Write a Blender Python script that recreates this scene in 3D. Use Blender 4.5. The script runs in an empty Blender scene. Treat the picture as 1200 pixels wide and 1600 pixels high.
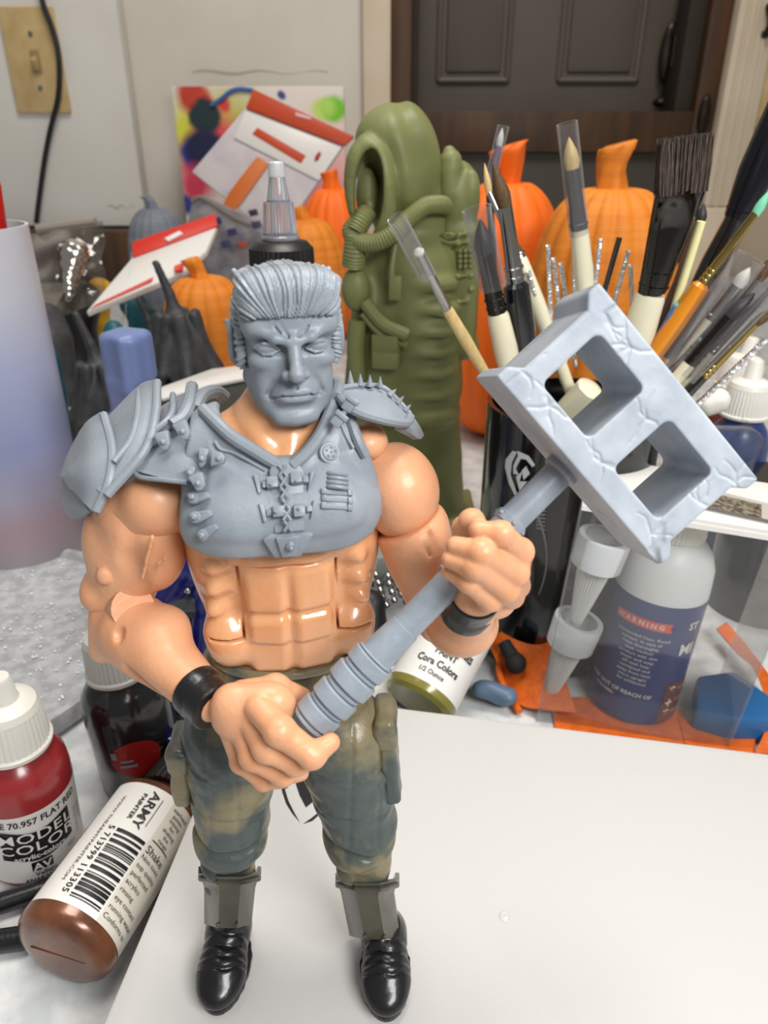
import bpy, bmesh, math, random
import numpy as np
from mathutils import Vector, Matrix, Euler

# ------------------------------------------------------------------ camera, world, lights
# All lengths below are in units of 8 mm; z = 0 is the top of the white box; objects carry that scale.
CM = 0.008     # the scene is laid out in units of 8 mm
SC = bpy.context.scene
COL = SC.collection
FOC, PITCH, CAMH = 1150.0, math.radians(27.0), 19.7
cam_d = bpy.data.cameras.new('camera')
cam = bpy.data.objects.new('camera', cam_d); COL.objects.link(cam)
cam.location = (0, 0, CAMH * CM)
cam.rotation_euler = (math.pi / 2 - PITCH, 0, 0)
cam_d.sensor_fit = 'VERTICAL'; cam_d.sensor_height = 36.0; cam_d.lens = 36.0 * FOC / 1600.0
cam_d.clip_start = 0.005; cam_d.clip_end = 30
cam_d.dof.use_dof = True; cam_d.dof.focus_distance = 0.135; cam_d.dof.aperture_fstop = 34
SC.camera = cam
SC.view_settings.view_transform = 'Standard'; SC.view_settings.look = 'None'
SC.view_settings.gamma = 1; SC.view_settings.use_curve_mapping = False
SC.view_settings.exposure = -0.05
W = bpy.data.worlds.new('room_air'); SC.world = W; W.use_nodes = True
W.node_tree.nodes['Background'].inputs[0].default_value = (0.95, 0.93, 0.9, 1)
W.node_tree.nodes['Background'].inputs[1].default_value = 0.27

def lamp(name, loc, aim, size, power, col, shape='RECTANGLE', sy=None):
    d = bpy.data.lights.new(name, 'AREA'); d.shape = shape; d.size = size * CM
    if shape == 'RECTANGLE': d.size_y = (sy or size) * CM
    d.energy = power; d.color = col
    o = bpy.data.objects.new(name, d); COL.objects.link(o)
    o.location = Vector(loc) * CM
    o.rotation_euler = (Vector(aim) - Vector(loc)).to_track_quat('-Z', 'Y').to_euler()
    return o
lamp('desk_lamp_light', (24, -16, 44), (-1, 14, 9), 30, 2.1, (1, .995, .985), sy=14)
lamp('shelf_lamp_light', (-14, 22, 64), (-2, 16, 8), 40, .4, (1, .985, .965), sy=12)
lamp('ceiling_lamp_light', (10, 40, 165), (0, 70, 0), 60, 13, (1, .94, .87), sy=60)

# ------------------------------------------------------------------ helpers: pixels of a 1200x1600 picture to points
_c, _s = math.cos(PITCH), math.sin(PITCH)
def P(px, py, Y):                       # the point seen at a pixel, at distance Y along the desk
    u = (px - 600) / FOC; v = (800 - py) / FOC
    d = Vector((u, _c + v * _s, -_s + v * _c)); t = Y / d.y
    return Vector((t * d.x, Y, CAMH + t * d.z))
def PZ(px, py, z):                      # the point seen at a pixel, at height z
    u = (px - 600) / FOC; v = (800 - py) / FOC
    d = Vector((u, _c + v * _s, -_s + v * _c)); t = (z - CAMH) / d.z
    return Vector((t * d.x, t * d.y, z))

# ------------------------------------------------------------------ helpers: materials
def lin(c):
    f = lambda x: x / 12.92 if x <= .04045 else ((x + .055) / 1.055) ** 2.4
    return (f(c[0] / 255), f(c[1] / 255), f(c[2] / 255), 1)
MATS = {}
def mat(name, col, rough=.5, metal=0., var=None, vscale=1., sharp=.12, bump=0., bscale=5., coat=0., trans=0., alpha=1., sss=0., spec=.5, ior=1.45, stretch=None, streak=None):
    """Plain surface: a colour, optionally mottled with a second colour `var`, with fine relief."""
    if name in MATS: return MATS[name]
    m = bpy.data.materials.new(name); m.use_nodes = True; nt = m.node_tree
    b = nt.nodes['Principled BSDF']; I = b.inputs
    I['Base Color'].default_value = lin(col); I['Roughness'].default_value = rough; I['Metallic'].default_value = metal
    I['Coat Weight'].default_value = coat; I['Coat Roughness'].default_value = .12
    I['Transmission Weight'].default_value = trans; I['Alpha'].default_value = alpha
    I['Specular IOR Level'].default_value = spec; I['IOR'].default_value = ior
    if sss: I['Subsurface Weight'].default_value = sss; I['Subsurface Radius'].default_value = (.004, .002, .001); I['Subsurface Scale'].default_value = .5
    if var is not None or bump:
        tc = nt.nodes.new('ShaderNodeTexCoord'); src = tc.outputs['Object']
        if stretch:
            mp = nt.nodes.new('ShaderNodeMapping'); mp.inputs['Scale'].default_value = stretch
            nt.links.new(src, mp.inputs[0]); src = mp.outputs[0]
    if var is not None:
        n = nt.nodes.new('ShaderNodeTexNoise'); n.inputs['Scale'].default_value = vscale; n.inputs['Detail'].default_value = 5
        nt.links.new(src, n.inputs['Vector'])
        r = nt.nodes.new('ShaderNodeValToRGB'); r.color_ramp.elements[0].position = .5 - sharp; r.color_ramp.elements[1].position = .5 + sharp
        r.color_ramp.elements[0].color = lin(col); r.color_ramp.elements[1].color = lin(var)
        nt.links.new(n.outputs['Fac'], r.inputs[0]); nt.links.new(r.outputs[0], I['Base Color'])
    if bump:
        n2 = nt.nodes.new('ShaderNodeTexNoise'); n2.inputs['Scale'].default_value = bscale; n2.inputs['Detail'].default_value = 4
        nt.links.new(src, n2.inputs['Vector'])
        bp = nt.nodes.new('ShaderNodeBump'); bp.inputs['Strength'].default_value = bump; bp.inputs['Distance'].default_value = .0006
        nt.links.new(n2.outputs['Fac'], bp.inputs['Height']); nt.links.new(bp.outputs[0], I['Normal'])
    MATS[name] = m
    return m
def clear(name, tint=(246, 247, 248), rough=.05, a=.04, edge=.6):
    """Thin clear plastic film or moulding: mostly see-through, more reflective at grazing angles."""
    if name in MATS: return MATS[name]
    m = bpy.data.materials.new(name); m.use_nodes = True; nt = m.node_tree; N = nt.nodes
    N.remove(N['Principled BSDF']); out = N['Material Output']
    t = N.new('ShaderNodeBsdfTransparent'); t.inputs[0].default_value = lin(tint)
    g = N.new('ShaderNodeBsdfGlossy'); g.inputs['Roughness'].default_value = rough
    d = N.new('ShaderNodeBsdfDiffuse'); d.inputs[0].default_value = lin(tint)
    mx0 = N.new('ShaderNodeMixShader'); mx0.inputs[0].default_value = .3
    nt.links.new(g.outputs[0], mx0.inputs[1]); nt.links.new(d.outputs[0], mx0.inputs[2])
    lw = N.new('ShaderNodeLayerWeight'); lw.inputs[0].default_value = .5
    mr = N.new('ShaderNodeMapRange'); mr.inputs['To Min'].default_value = a; mr.inputs['To Max'].default_value = edge
    pw = N.new('ShaderNodeMath'); pw.operation = 'POWER'; pw.inputs[1].default_value = 2.5; nt.links.new(lw.outputs['Facing'], pw.inputs[0]); nt.links.new(pw.outputs[0], mr.inputs['Value'])
    mx = N.new('ShaderNodeMixShader'); nt.links.new(mr.outputs[0], mx.inputs[0])
    nt.links.new(t.outputs[0], mx.inputs[1]); nt.links.new(mx0.outputs[0], mx.inputs[2])
    nt.links.new(mx.outputs[0], out.inputs[0]); MATS[name] = m
    return m

# ------------------------------------------------------------------ helpers: objects
def tag(o, label=None, cat=None, group=None, kind=None):
    if label: o['label'] = label
    if cat: o['category'] = cat
    if group: o['group'] = group
    if kind: o['kind'] = kind
    return o
def thing(name, base, label, cat, group=None):
    o = bpy.data.objects.new(name, None); COL.objects.link(o)
    o.empty_display_size = 1; o.location = Vector(base) * CM; o.scale = (CM, CM, CM)
    return tag(o, label, cat, group)
def root_base(o):
    while o.parent is not None: o = o.parent
    return np.array(o.location) / CM
def link(name, me, m, parent=None, base=None, smooth=True):
    """Link mesh data given in world centimetres; parent = its thing or part; base = origin of a one-mesh thing."""
    n = len(me.vertices)
    off = root_base(parent) if parent is not None else np.array(base if base is not None else (0, 0, 0), float)
    co = np.empty(n * 3, np.float32); me.vertices.foreach_get('co', co)
    co = (co.reshape(-1, 3) - off.astype(np.float32)).ravel(); me.vertices.foreach_set('co', co)
    if smooth:
        me.polygons.foreach_set('use_smooth', np.ones(len(me.polygons), bool))
        if smooth == 'edge':
            me.set_sharp_from_angle(angle=math.radians(35))
    o = bpy.data.objects.new(name, me); COL.objects.link(o)
    if m is not None:
        for q in (m if isinstance(m, (list, tuple)) else [m]): me.materials.append(q)
    if parent is not None: o.parent = parent
    else: o.location = Vector(off) * CM; o.scale = (CM, CM, CM)
    me.update()
    return o
def raw(V, F):
    me = bpy.data.meshes.new('m'); me.from_pydata([tuple(v) for v in V], [], [tuple(f) for f in F]); return me
class B:
    """Collects simple shapes in one bmesh, in world centimetres."""
    def __init__(s): s.bm = bmesh.new()
    def box(s, c, h, R=None, bevel=0., seg=2):
        r = bmesh.ops.create_cube(s.bm, size=2.0)
        M = Matrix.Translation(Vector(c)) @ ((R.to_4x4() if R is not None else Matrix()) @ Matrix.Diagonal((*h, 1)))
        bmesh.ops.transform(s.bm, matrix=M, verts=r['verts'])
        if bevel:
            e = list({e for v in r['verts'] for e in v.link_edges})
            bmesh.ops.bevel(s.bm, geom=e, offset=bevel, segments=seg, affect='EDGES', profile=.5)
        return s
    def lathe(s, a, b, prof, n=32, cap=True, fl=0, fd=0.):
        """Turned shape on the axis a->b: prof = [(t along the axis in cm, radius)]; fl flutes of depth fd."""
        a = Vector(a); b = Vector(b); ax = (b - a).normalized()
        x = ax.orthogonal().normalized(); y = ax.cross(x)
        rings = []
        for t, r in prof:
            ring = []
            for k in range(n):
                q = 2 * math.pi * k / n; rr = r
                if fl and r > 0: rr = r * (1 - fd * (k % 2))
                ring.append(s.bm.verts.new(a + ax * t + (x * math.cos(q) + y * math.sin(q)) * rr))
            rings.append(ring)
        for A, C in zip(rings, rings[1:]):
            for k in range(n):
                s.bm.faces.new((A[k], A[(k + 1) % n], C[(k + 1) % n], C[k]))
        if cap:
            s.bm.faces.new(rings[0][::-1]); s.bm.faces.new(rings[-1])
        return s
    def cyl(s, a, b, r, r2=None, n=20, cap=True):
        a = Vector(a); b = Vector(b); L = (b - a).length
        return s.lathe(a, b, [(0, r), (L, r if r2 is None else r2)], n, cap)
    def tube(s, pts, r, n=10, closed=False, cap=True):
        pts = [Vector(p) for p in pts]; m = len(pts); rings = []; prev = None
        for i, p in enumerate(pts):
            t = (pts[(i + 1) % m] - pts[i - 1]) if closed else (pts[min(i + 1, m - 1)] - pts[max(i - 1, 0)])
            t = t.normalized() if t.length > 1e-9 else Vector((0, 0, 1))
            x = t.orthogonal().normalized() if prev is None else (prev - t * prev.dot(t)).normalized()
            prev = x; y = t.cross(x); rr = r[i] if isinstance(r, (list, tuple)) else r
            rings.append([s.bm.verts.new(p + (x * math.cos(2 * math.pi * k / n) + y * math.sin(2 * math.pi * k / n)) * rr) for k in range(n)])
        prs = list(zip(rings, rings[1:])) + ([(rings[-1], rings[0])] if closed else [])
        for A, C in prs:
            for k in range(n): s.bm.faces.new((A[k], A[(k + 1) % n], C[(k + 1) % n], C[k]))
        if not closed and cap: s.bm.faces.new(rings[0][::-1]); s.bm.faces.new(rings[-1])
        return s
    def ball(s, c, r, R=None, n=16):
        rr = r if isinstance(r, (tuple, list)) else (r, r, r)
        q = bmesh.ops.create_uvsphere(s.bm, u_segments=n, v_segments=max(6, n // 2), radius=1)
        bmesh.ops.transform(s.bm, matrix=Matrix.Translation(Vector(c)) @ ((R.to_4x4() if R is not None else Matrix()) @ Matrix.Diagonal((*rr, 1))), verts=q['verts'])
        return s
    def prism(s, poly, d, bevel=0.):
        """Flat outline (3-D points) given the thickness vector d."""
        d = Vector(d); A = [s.bm.verts.new(Vector(p)) for p in poly]; C = [s.bm.verts.new(Vector(p) + d) for p in poly]
        n = len(A); fs = [s.bm.faces.new(A), s.bm.faces.new(C[::-1])]
        for k in range(n): fs.append(s.bm.faces.new((A[k], C[k], C[(k + 1) % n], A[(k + 1) % n])))
        bmesh.ops.recalc_face_normals(s.bm, faces=fs)
        if bevel:
            e = list({e for v in A + C for e in v.link_edges})
            bmesh.ops.bevel(s.bm, geom=e, offset=bevel, segments=2, affect='EDGES', profile=.5)
        return s
    def sheet(s, rows, nu=24, nv=16, th=.1):
        """A curved plate through a grid of control points, with thickness."""
        G = spline_grid(rows, nu, nv)
        n = np.cross(np.gradient(G, axis=0), np.gradient(G, axis=1)); n /= (np.linalg.norm(n, axis=2, keepdims=True) + 1e-9)
        G2 = G + n * th
        a, b = G.shape[:2]
        V1 = [[s.bm.verts.new(G[i, j]) for j in range(b)] for i in range(a)]; V2 = [[s.bm.verts.new(G2[i, j]) for j in range(b)] for i in range(a)]
        fs = []
        for i in range(a - 1):
            for j in range(b - 1):
                fs.append(s.bm.faces.new((V1[i][j], V1[i + 1][j], V1[i + 1][j + 1], V1[i][j + 1])))
                fs.append(s.bm.faces.new((V2[i][j], V2[i][j + 1], V2[i + 1][j + 1], V2[i + 1][j])))
        rim = [(i, 0) for i in range(a)] + [(a - 1, j) for j in range(1, b)] + [(i, b - 1) for i in range(a - 2, -1, -1)] + [(0, j) for j in range(b - 2, 0, -1)]
        for (p, q), (p2, q2) in zip(rim, rim[1:] + rim[:1]):
            fs.append(s.bm.faces.new((V1[p][q], V1[p2][q2], V2[p2][q2], V2[p][q])))
        bmesh.ops.recalc_face_normals(s.bm, faces=fs)
        return s
    def me(s):
        me = bpy.data.meshes.new('m'); bmesh.ops.recalc_face_normals(s.bm, faces=s.bm.faces[:]); s.bm.to_mesh(me); s.bm.free(); return me
    def link(s, name, m, parent=None, base=None, smooth='edge'): return link(name, s.me(), m, parent, base, smooth)
def catmull(pts, n):
    p = np.array([list(q) for q in pts], float)
    if len(p) == 2: return np.linspace(p[0], p[1], n)
    p = np.vstack([2 * p[0] - p[1], p, 2 * p[-1] - p[-2]]); m = len(p) - 3; out = []
    for t in np.linspace(0, m, n):
        i = min(int(t), m - 1); u = t - i; a, b, c, d = p[i:i + 4]
        out.append(.5 * (2 * b + (c - a) * u + (2 * a - 5 * b + 4 * c - d) * u * u + (3 * b - a - 3 * c + d) * u ** 3))
    return np.array(out)
def spline_grid(rows, nu, nv):
    R = [catmull(r, nv) for r in rows]
    return np.stack([catmull([r[j] for r in R], nu) for j in range(nv)], 1)
def copy_tree(o, parent=None):
    c = o.copy(); COL.objects.link(c)
    if parent is not None: c.parent = parent
    for ch in list(o.children): copy_tree(ch, c)
    return c
def kids(o): return [x for x in bpy.data.objects if x.parent == o]

# ------------------------------------------------------------------ helpers: sculpting with distance fields
def sm_min(a, b, k):
    if k <= 0: return np.minimum(a, b)
    h = np.maximum(k - np.abs(a - b), 0) / k
    return np.minimum(a, b) - h * h * k * .25
class Clay:
    """A block of clay: shapes are blended on or carved out of a grid, then skinned with surface nets."""
    def __init__(s, lo, hi, h):
        s.lo = np.array(lo, np.float32); s.h = h
        s.n = np.ceil((np.array(hi) - s.lo) / h).astype(int) + 1
        s.D = np.full(s.n, 1.0, np.float32)
        s.ax = [s.lo[i] + h * np.arange(s.n[i], dtype=np.float32) for i in range(3)]
    def _sub(s, lo, hi):
        a = np.clip(np.floor((np.array(lo) - s.lo) / s.h).astype(int), 0, s.n); b = np.clip(np.ceil((np.array(hi) - s.lo) / s.h).astype(int) + 1, 0, s.n)
        if (b <= a).any(): return None
        sl = tuple(slice(a[i], b[i]) for i in range(3))
        return sl, s.ax[0][sl[0]][:, None, None], s.ax[1][sl[1]][None, :, None], s.ax[2][sl[2]][None, None, :]
    def _put(s, fn, lo, hi, k, cut):
        m = max(k, 3 * s.h) + .05
        q = s._sub(np.array(lo) - m, np.array(hi) + m)
        if q is None: return s
        sl, X, Y, Z = q; d = fn(X, Y, Z)
        s.D[sl] = -sm_min(-s.D[sl], d, k) if cut else sm_min(s.D[sl], d, k)
        return s
    def ell(s, c, r, k=.2, R=None, cut=False):
        c = np.array(c, np.float32); r = np.array(r, np.float32); M = np.array(R.transposed() if R is not None else Matrix.Identity(3), np.float32)
        def fn(X, Y, Z):
            x, y, z = X - c[0], Y - c[1], Z - c[2]
            if R is not None: x, y, z = (M[i, 0] * x + M[i, 1] * y + M[i, 2] * z for i in range(3))
            k0 = np.sqrt((x / r[0]) ** 2 + (y / r[1]) ** 2 + (z / r[2]) ** 2); k1 = np.sqrt((x / r[0] ** 2) ** 2 + (y / r[1] ** 2) ** 2 + (z / r[2] ** 2) ** 2)
            return k0 * (k0 - 1) / np.maximum(k1, 1e-6)
        e = np.full(3, r.max()) if R is not None else r
        return s._put(fn, c - e, c + e, k, cut)
    def cone(s, a, b, ra, rb=None, k=.2, cut=False):
        rb = ra if rb is None else rb
        a = np.array(list(a), np.float32); b = np.array(list(b), np.float32); ba = b - a; l2 = float(ba @ ba) + 1e-9
        def fn(X, Y, Z):
            x, y, z = X - a[0], Y - a[1], Z - a[2]
            t = np.clip((x * ba[0] + y * ba[1] + z * ba[2]) / l2, 0, 1)
            return np.sqrt((x - t * ba[0]) ** 2 + (y - t * ba[1]) ** 2 + (z - t * ba[2]) ** 2) - (ra + (rb - ra) * t)
        m = max(ra, rb)
        return s._put(fn, np.minimum(a, b) - m, np.maximum(a, b) + m, k, cut)
    def chain(s, pts, rs, k=.1, cut=False):
        for i in range(len(pts) - 1): s.cone(pts[i], pts[i + 1], rs[i], rs[i + 1], k, cut)
        return s
    def box(s, c, h, R=None, rd=.05, k=.05, cut=False):
        c = np.array(list(c), np.float32); h = np.array(h, np.float32); M = np.array(R.transposed() if R is not None else Matrix.Identity(3), np.float32)
        def fn(X, Y, Z):
            x, y, z = X - c[0], Y - c[1], Z - c[2]
            if R is not None: x, y, z = (M[i, 0] * x + M[i, 1] * y + M[i, 2] * z for i in range(3))
            qx, qy, qz = np.abs(x) - h[0] + rd, np.abs(y) - h[1] + rd, np.abs(z) - h[2] + rd
            return np.sqrt(np.maximum(qx, 0) ** 2 + np.maximum(qy, 0) ** 2 + np.maximum(qz, 0) ** 2) + np.minimum(np.maximum(np.maximum(qx, qy), qz), 0) - rd
        e = np.full(3, np.linalg.norm(h))
        return s._put(fn, c - e, c + e, k, cut)
    def warp(s, fn):
        s.D += fn(s.ax[0][:, None, None], s.ax[1][None, :, None], s.ax[2][None, None, :]).astype(np.float32); return s
    def mesh(s, smooth=1):
        D = s.D; h = s.h; n = s.n
        D[0], D[-1], D[:, 0], D[:, -1], D[:, :, 0], D[:, :, -1] = 1, 1, 1, 1, 1, 1
        S = D < 0
        cnt = np.zeros(n - 1, np.uint8); offs = [(i, j, k) for i in (0, 1) for j in (0, 1) for k in (0, 1)]
        for i, j, k in offs: cnt += S[i:n[0] - 1 + i, j:n[1] - 1 + j, k:n[2] - 1 + k]
        I, J, K = np.nonzero((cnt > 0) & (cnt < 8)); N = len(I)
        idx = np.full(n - 1, -1, np.int32); idx[I, J, K] = np.arange(N)
        acc = np.zeros((N, 3), np.float32); w = np.zeros((N, 1), np.float32)
        for o in offs:
            for ax in range(3):
                if o[ax]: continue
                o2 = list(o); o2[ax] = 1
                a = D[I + o[0], J + o[1], K + o[2]]; b = D[I + o2[0], J + o2[1], K + o2[2]]
                x = (a < 0) != (b < 0); t = np.where(x, a / np.where(x, a - b, 1), 0)
                p = np.tile(np.array(o, np.float32), (N, 1)); p[:, ax] += t
                acc += p * x[:, None]; w += x[:, None]
        V = acc / w + np.stack([I, J, K], 1); F = []
        for ax in range(3):
            sl0 = [slice(None)] * 3; sl1 = [slice(None)] * 3; sl0[ax] = slice(0, -1); sl1[ax] = slice(1, None)
            a, b = S[tuple(sl0)], S[tuple(sl1)]; Q = np.stack(np.nonzero(a != b), 1); u, v = [(1, 2), (2, 0), (0, 1)][ax]
            Q = Q[(Q[:, u] > 0) & (Q[:, v] > 0) & (Q[:, u] < n[u] - 1) & (Q[:, v] < n[v] - 1)]
            inside = a[tuple(Q.T)]; q = []
            for du, dv in ((1, 1), (0, 1), (0, 0), (1, 0)):
                R = Q.copy(); R[:, u] -= du; R[:, v] -= dv; q.append(idx[R[:, 0], R[:, 1], R[:, 2]])
            q = np.stack(q, 1); q[~inside] = q[~inside][:, ::-1]; F.append(q)
        F = np.concatenate(F)
        for _ in range(smooth):
            A = np.zeros_like(V); c = np.zeros((N, 1), np.float32)
            for i in range(4):
                for j in ((i + 1) % 4, (i + 3) % 4):
                    A += np.stack([np.bincount(F[:, i], V[F[:, j], d], N) for d in range(3)], 1).astype(np.float32); c += np.bincount(F[:, i], minlength=N)[:, None]
            V = .5 * V + .5 * A / np.maximum(c, 1)
        return V * h + s.lo, F
def nmesh(V, F):
    me = bpy.data.meshes.new('m'); me.vertices.add(len(V)); me.vertices.foreach_set('co', np.asarray(V, np.float32).ravel())
    me.loops.add(F.size); me.loops.foreach_set('vertex_index', F.astype(np.int32).ravel())
    me.polygons.add(len(F)); me.polygons.foreach_set('loop_start', np.arange(0, F.size, 4, dtype=np.int32)); me.update(calc_edges=True)
    return me
def sculpt(cl, name, m, parent=None, base=None, smooth=1, xf=None):
    V, F = cl.mesh(smooth)
    if xf is not None: V = xf(V)
    return link(name, nmesh(V, F), m, parent, base, True)
def rotz(d): return Matrix.Rotation(math.radians(d), 3, 'Z')
def frame(z, hint=(0, 0, 1)):           # rotation whose local z runs along `z`
    z = Vector(z).normalized(); x = Vector(hint).cross(z)
    if x.length < 1e-6: x = z.orthogonal()
    x.normalize(); return Matrix((x, z.cross(x), z)).transposed()

# ------------------------------------------------------------------ helpers: lettering
_FONT = {}
def glyphs(text, size=1., bold=0., space=1.):
    """Lettering as flat geometry: (verts Nx2 centred, faces)."""
    cu = bpy.data.curves.new('t', 'FONT'); cu.body = text; cu.size = size; cu.align_x = 'CENTER'; cu.align_y = 'CENTER'; cu.offset = bold; cu.space_character = space; cu.resolution_u = 2; cu.fill_mode = 'FRONT'
    o = bpy.data.objects.new('t', cu); COL.objects.link(o)
    me = bpy.data.meshes.new_from_object(o.evaluated_get(bpy.context.evaluated_depsgraph_get()))
    V = [(v.co.x, v.co.y) for v in me.vertices]; F = [tuple(p.vertices) for p in me.polygons]
    bpy.data.objects.remove(o); bpy.data.curves.remove(cu); bpy.data.meshes.remove(me)
    return V, F
class Print:
    """Flat print on a plane or wrapped on a cylinder: (u, v) label coordinates to points."""
    def __init__(s, fn): s.fn = fn; s.V = []; s.F = []
    def add(s, V, F):
        b = len(s.V); s.V += [s.fn(*v) for v in V]; s.F += [tuple(b + i for i in f) for f in F]; return s
    def text(s, t, u, v, size, bold=0., rot=0., sx=1., space=1., bend=0.):
        V, F = glyphs(t, size, bold, space); c, n = math.cos(math.radians(rot)), math.sin(math.radians(rot))
        V = [(x * sx, y + bend * x * x) for x, y in V]
        return s.add([(u + x * c - y * n, v + x * n + y * c) for x, y in V], F)
    def rect(s, u0, v0, u1, v1, n=8):
        V = []; F = []
        for i in range(n + 1):
            u = u0 + (u1 - u0) * i / n; V += [(u, v0), (u, v1)]
            if i: F.append((2 * i - 2, 2 * i, 2 * i + 1, 2 * i - 1))
        return s.add(V, F)
    def poly(s, pts): return s.add(pts, [tuple(range(len(pts)))])
    def link(s, name, m, parent): return link(name, raw(s.V, s.F), m, parent, smooth=False)
def on_cyl(a, b, r, ref):
    """Map for Print: u = arc length from the direction `ref`, v = distance along the axis a->b."""
    a = Vector(a); ax = (Vector(b) - a).normalized(); ref = Vector(ref); x = (ref - ax * ref.dot(ax)).normalized(); y = ax.cross(x)
    return lambda u, v: a + ax * v + (x * math.cos(u / r) + y * math.sin(u / r)) * r
def on_plane(o, ux, uy):
    o = Vector(o); ux = Vector(ux); uy = Vector(uy); return lambda u, v: o + ux * u + uy * v
# ------------------------------------------------------------------ the room
DZ = -2.5                                # desk top
def struct(o): o['kind'] = 'structure'; return o
m_wall = mat('white_wall_paint', (214, 209, 199), .7, var=(206, 200, 189), vscale=.05, bump=.1, bscale=.8)
m_panel = mat('white_board_paint', (224, 222, 216), .55, var=(216, 213, 206), vscale=.06, bump=.08, bscale=.6)
m_trim = mat('cream_trim_paint', (214, 200, 178), .5, var=(206, 190, 166), vscale=.08)
m_brown = mat('brown_stained_wood', (84, 56, 32), .45, var=(58, 38, 22), vscale=.25, stretch=(1, 1, .12))
m_dark = mat('dark_recess', (52, 44, 36), .8)
WY = 138.0
def wall_piece(name, x0, x1, z0, z1, y, th, m, bevel=.15, parent=None):
    o = B().box(((x0 + x1) / 2, y + th / 2, (z0 + z1) / 2), ((x1 - x0) / 2, th / 2, (z1 - z0) / 2), bevel=bevel).link(name, m, parent, base=((x0 + x1) / 2, y, z0))
    return struct(o)
wall_piece('wall_back', -160, -3.2, -96.5, 200, WY, 10, m_wall)
wall_piece('wall_right', 56.5, 200, -96.5, 200, WY, 10, mat('beige_wall_paint', (186, 172, 150), .7, var=(178, 163, 140), vscale=.05))
wall_piece('wall_top', -3.2, 56.5, 190, 200, WY, 10, m_wall)
pl = wall_piece('wall_left_panel', -140, -40.5, 6.2, 150, WY - 4, 3.6, m_panel)
for z, x0, x1, m_ in ((29, -31, -9, 'grey_scuff'), (9.2, -46.5, -42, 'grey_scuff'), (3.2, 0, 0, 'x')):
    if x1 > x0:
        y = WY - .03 if z > 20 else WY - 4.03
        V = [(x0 + (x1 - x0) * i / 12, y, z + .25 * math.sin(i * 1.3) + s * (.12 + .1 * math.sin(i * .5))) for s in (-1, 1) for i in range(13)]
        struct(link('scuff_mark', raw(V, [(i, i + 1, 14 + i, 13 + i) for i in range(12)]), mat('grey_scuff', (176, 170, 158), .7), bpy.data.objects['wall_back'] if z > 20 else pl, smooth=False))
B().box((0, 20, -97), (260, 180, .5)).link('floor', mat('floor_boards', (120, 100, 80), .5, var=(96, 78, 60), vscale=.1), base=(0, 20, -97))['kind'] = 'structure'
tr = wall_piece('trim_1', -3.4, 1.1, -96.5, 190, WY - 2.2, 4.2, m_trim, .5)
tr = wall_piece('trim_2', 54.6, 60.8, 9.0, 190, WY - 2.2, 4.2, m_trim, .5)
for dx in (1.1, 2.6, 4.3): wall_piece('trim_bead', 54.6 + dx, 54.6 + dx + .5, 9.2, 190, WY - 2.6, .6, m_trim, .2, parent=tr)
wall_piece('trim_3', 54.2, 61.4, -96.5, 9.0, WY - 2.8, 5, m_trim, .5)
# framed door: dark wood stiles and rail, glass, and a panelled inner door behind it
door = struct(thing('door_1', (27, WY + 2, -96.5), 'dark wood framed glass door with a panelled inner door behind it', 'door'))
del door['category']
def dpart(name, x0, x1, z0, z1, y, th, m, bevel=.2): return B().box(((x0 + x1) / 2, y + th / 2, (z0 + z1) / 2), ((x1 - x0) / 2, th / 2, (z1 - z0) / 2), bevel=bevel).link(name, m, door)
dpart('stile', 1.1, 4.4, -96.5, 190, WY, 4, m_brown); dpart('stile', 51.2, 54.7, -96.5, 190, WY, 4, m_brown)
dpart('rail', 4.4, 51.2, 17.4, 23.5, WY + .3, 3.4, m_brown); dpart('rail', 4.4, 51.2, -96, -84, WY + .3, 3.4, m_brown)
dpart('door_edge', 4.4, 5.6, 23.5, 190, WY + 2, 6, m_dark); dpart('door_edge', 48.4, 51.2, 23.5, 190, WY + 2, 6, m_dark)
inner = dpart('inner_door', 5.6, 50, -96, 190, WY + 11, 3, mat('white_door_in_shade', (92, 85, 76), .55, var=(86, 79, 70), vscale=.05))  # whitish door: the dimness of its recess is put into this colour
m_inner = MATS['white_door_in_shade']
for x0, x1 in ((9.5, 21.5), (30.5, 44)):
    for zz0, zz1 in ((28.5, 95),):
        p = B()
        for a, b_, c_, d_ in ((x0, zz0, x1, zz0), (x1, zz0, x1, zz1), (x0, zz1, x1, zz1), (x0, zz0, x0, zz1)): p.tube([(a, WY + 10.9, b_), (c_, WY + 10.9, d_)], .55, 8)
        p.link('panel_moulding', m_inner, inner)
        B().box(((x0 + x1) / 2, WY + 11, (zz0 + zz1) / 2), ((x1 - x0) / 2 - 1.2, .5, (zz1 - zz0) / 2 - 1.2), bevel=.4).link('door_panel', m_inner, inner)
dpart('kick_panel', 4.4, 51.2, -84, 17.4, WY + 1.5, 1, mat('dark_kick_panel', (64, 58, 50), .6))
m_bronze = mat('dark_bronze', (40, 32, 24), .35, .6)
h = P(1046, 82, WY + 9); hp = B().ball(h, (1.7, .7, 4.6)).link('handle_plate', m_bronze, door); B().tube([h + Vector((0, -.5, 3)), h + Vector((0, -2.2, 2)), h + Vector((0, -2.2, -2)), h + Vector((0, -.5, -3))], .45, 8).link('handle', m_bronze, hp)
B().ball(P(1034, 160, WY + 9), (1.6, 1.2, .9)).link('knob', m_bronze, door)
h = P(1100, 180, WY - .3); B().ball(h, (1.0, .7, 3.0)).link('latch', m_bronze, door)

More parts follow.
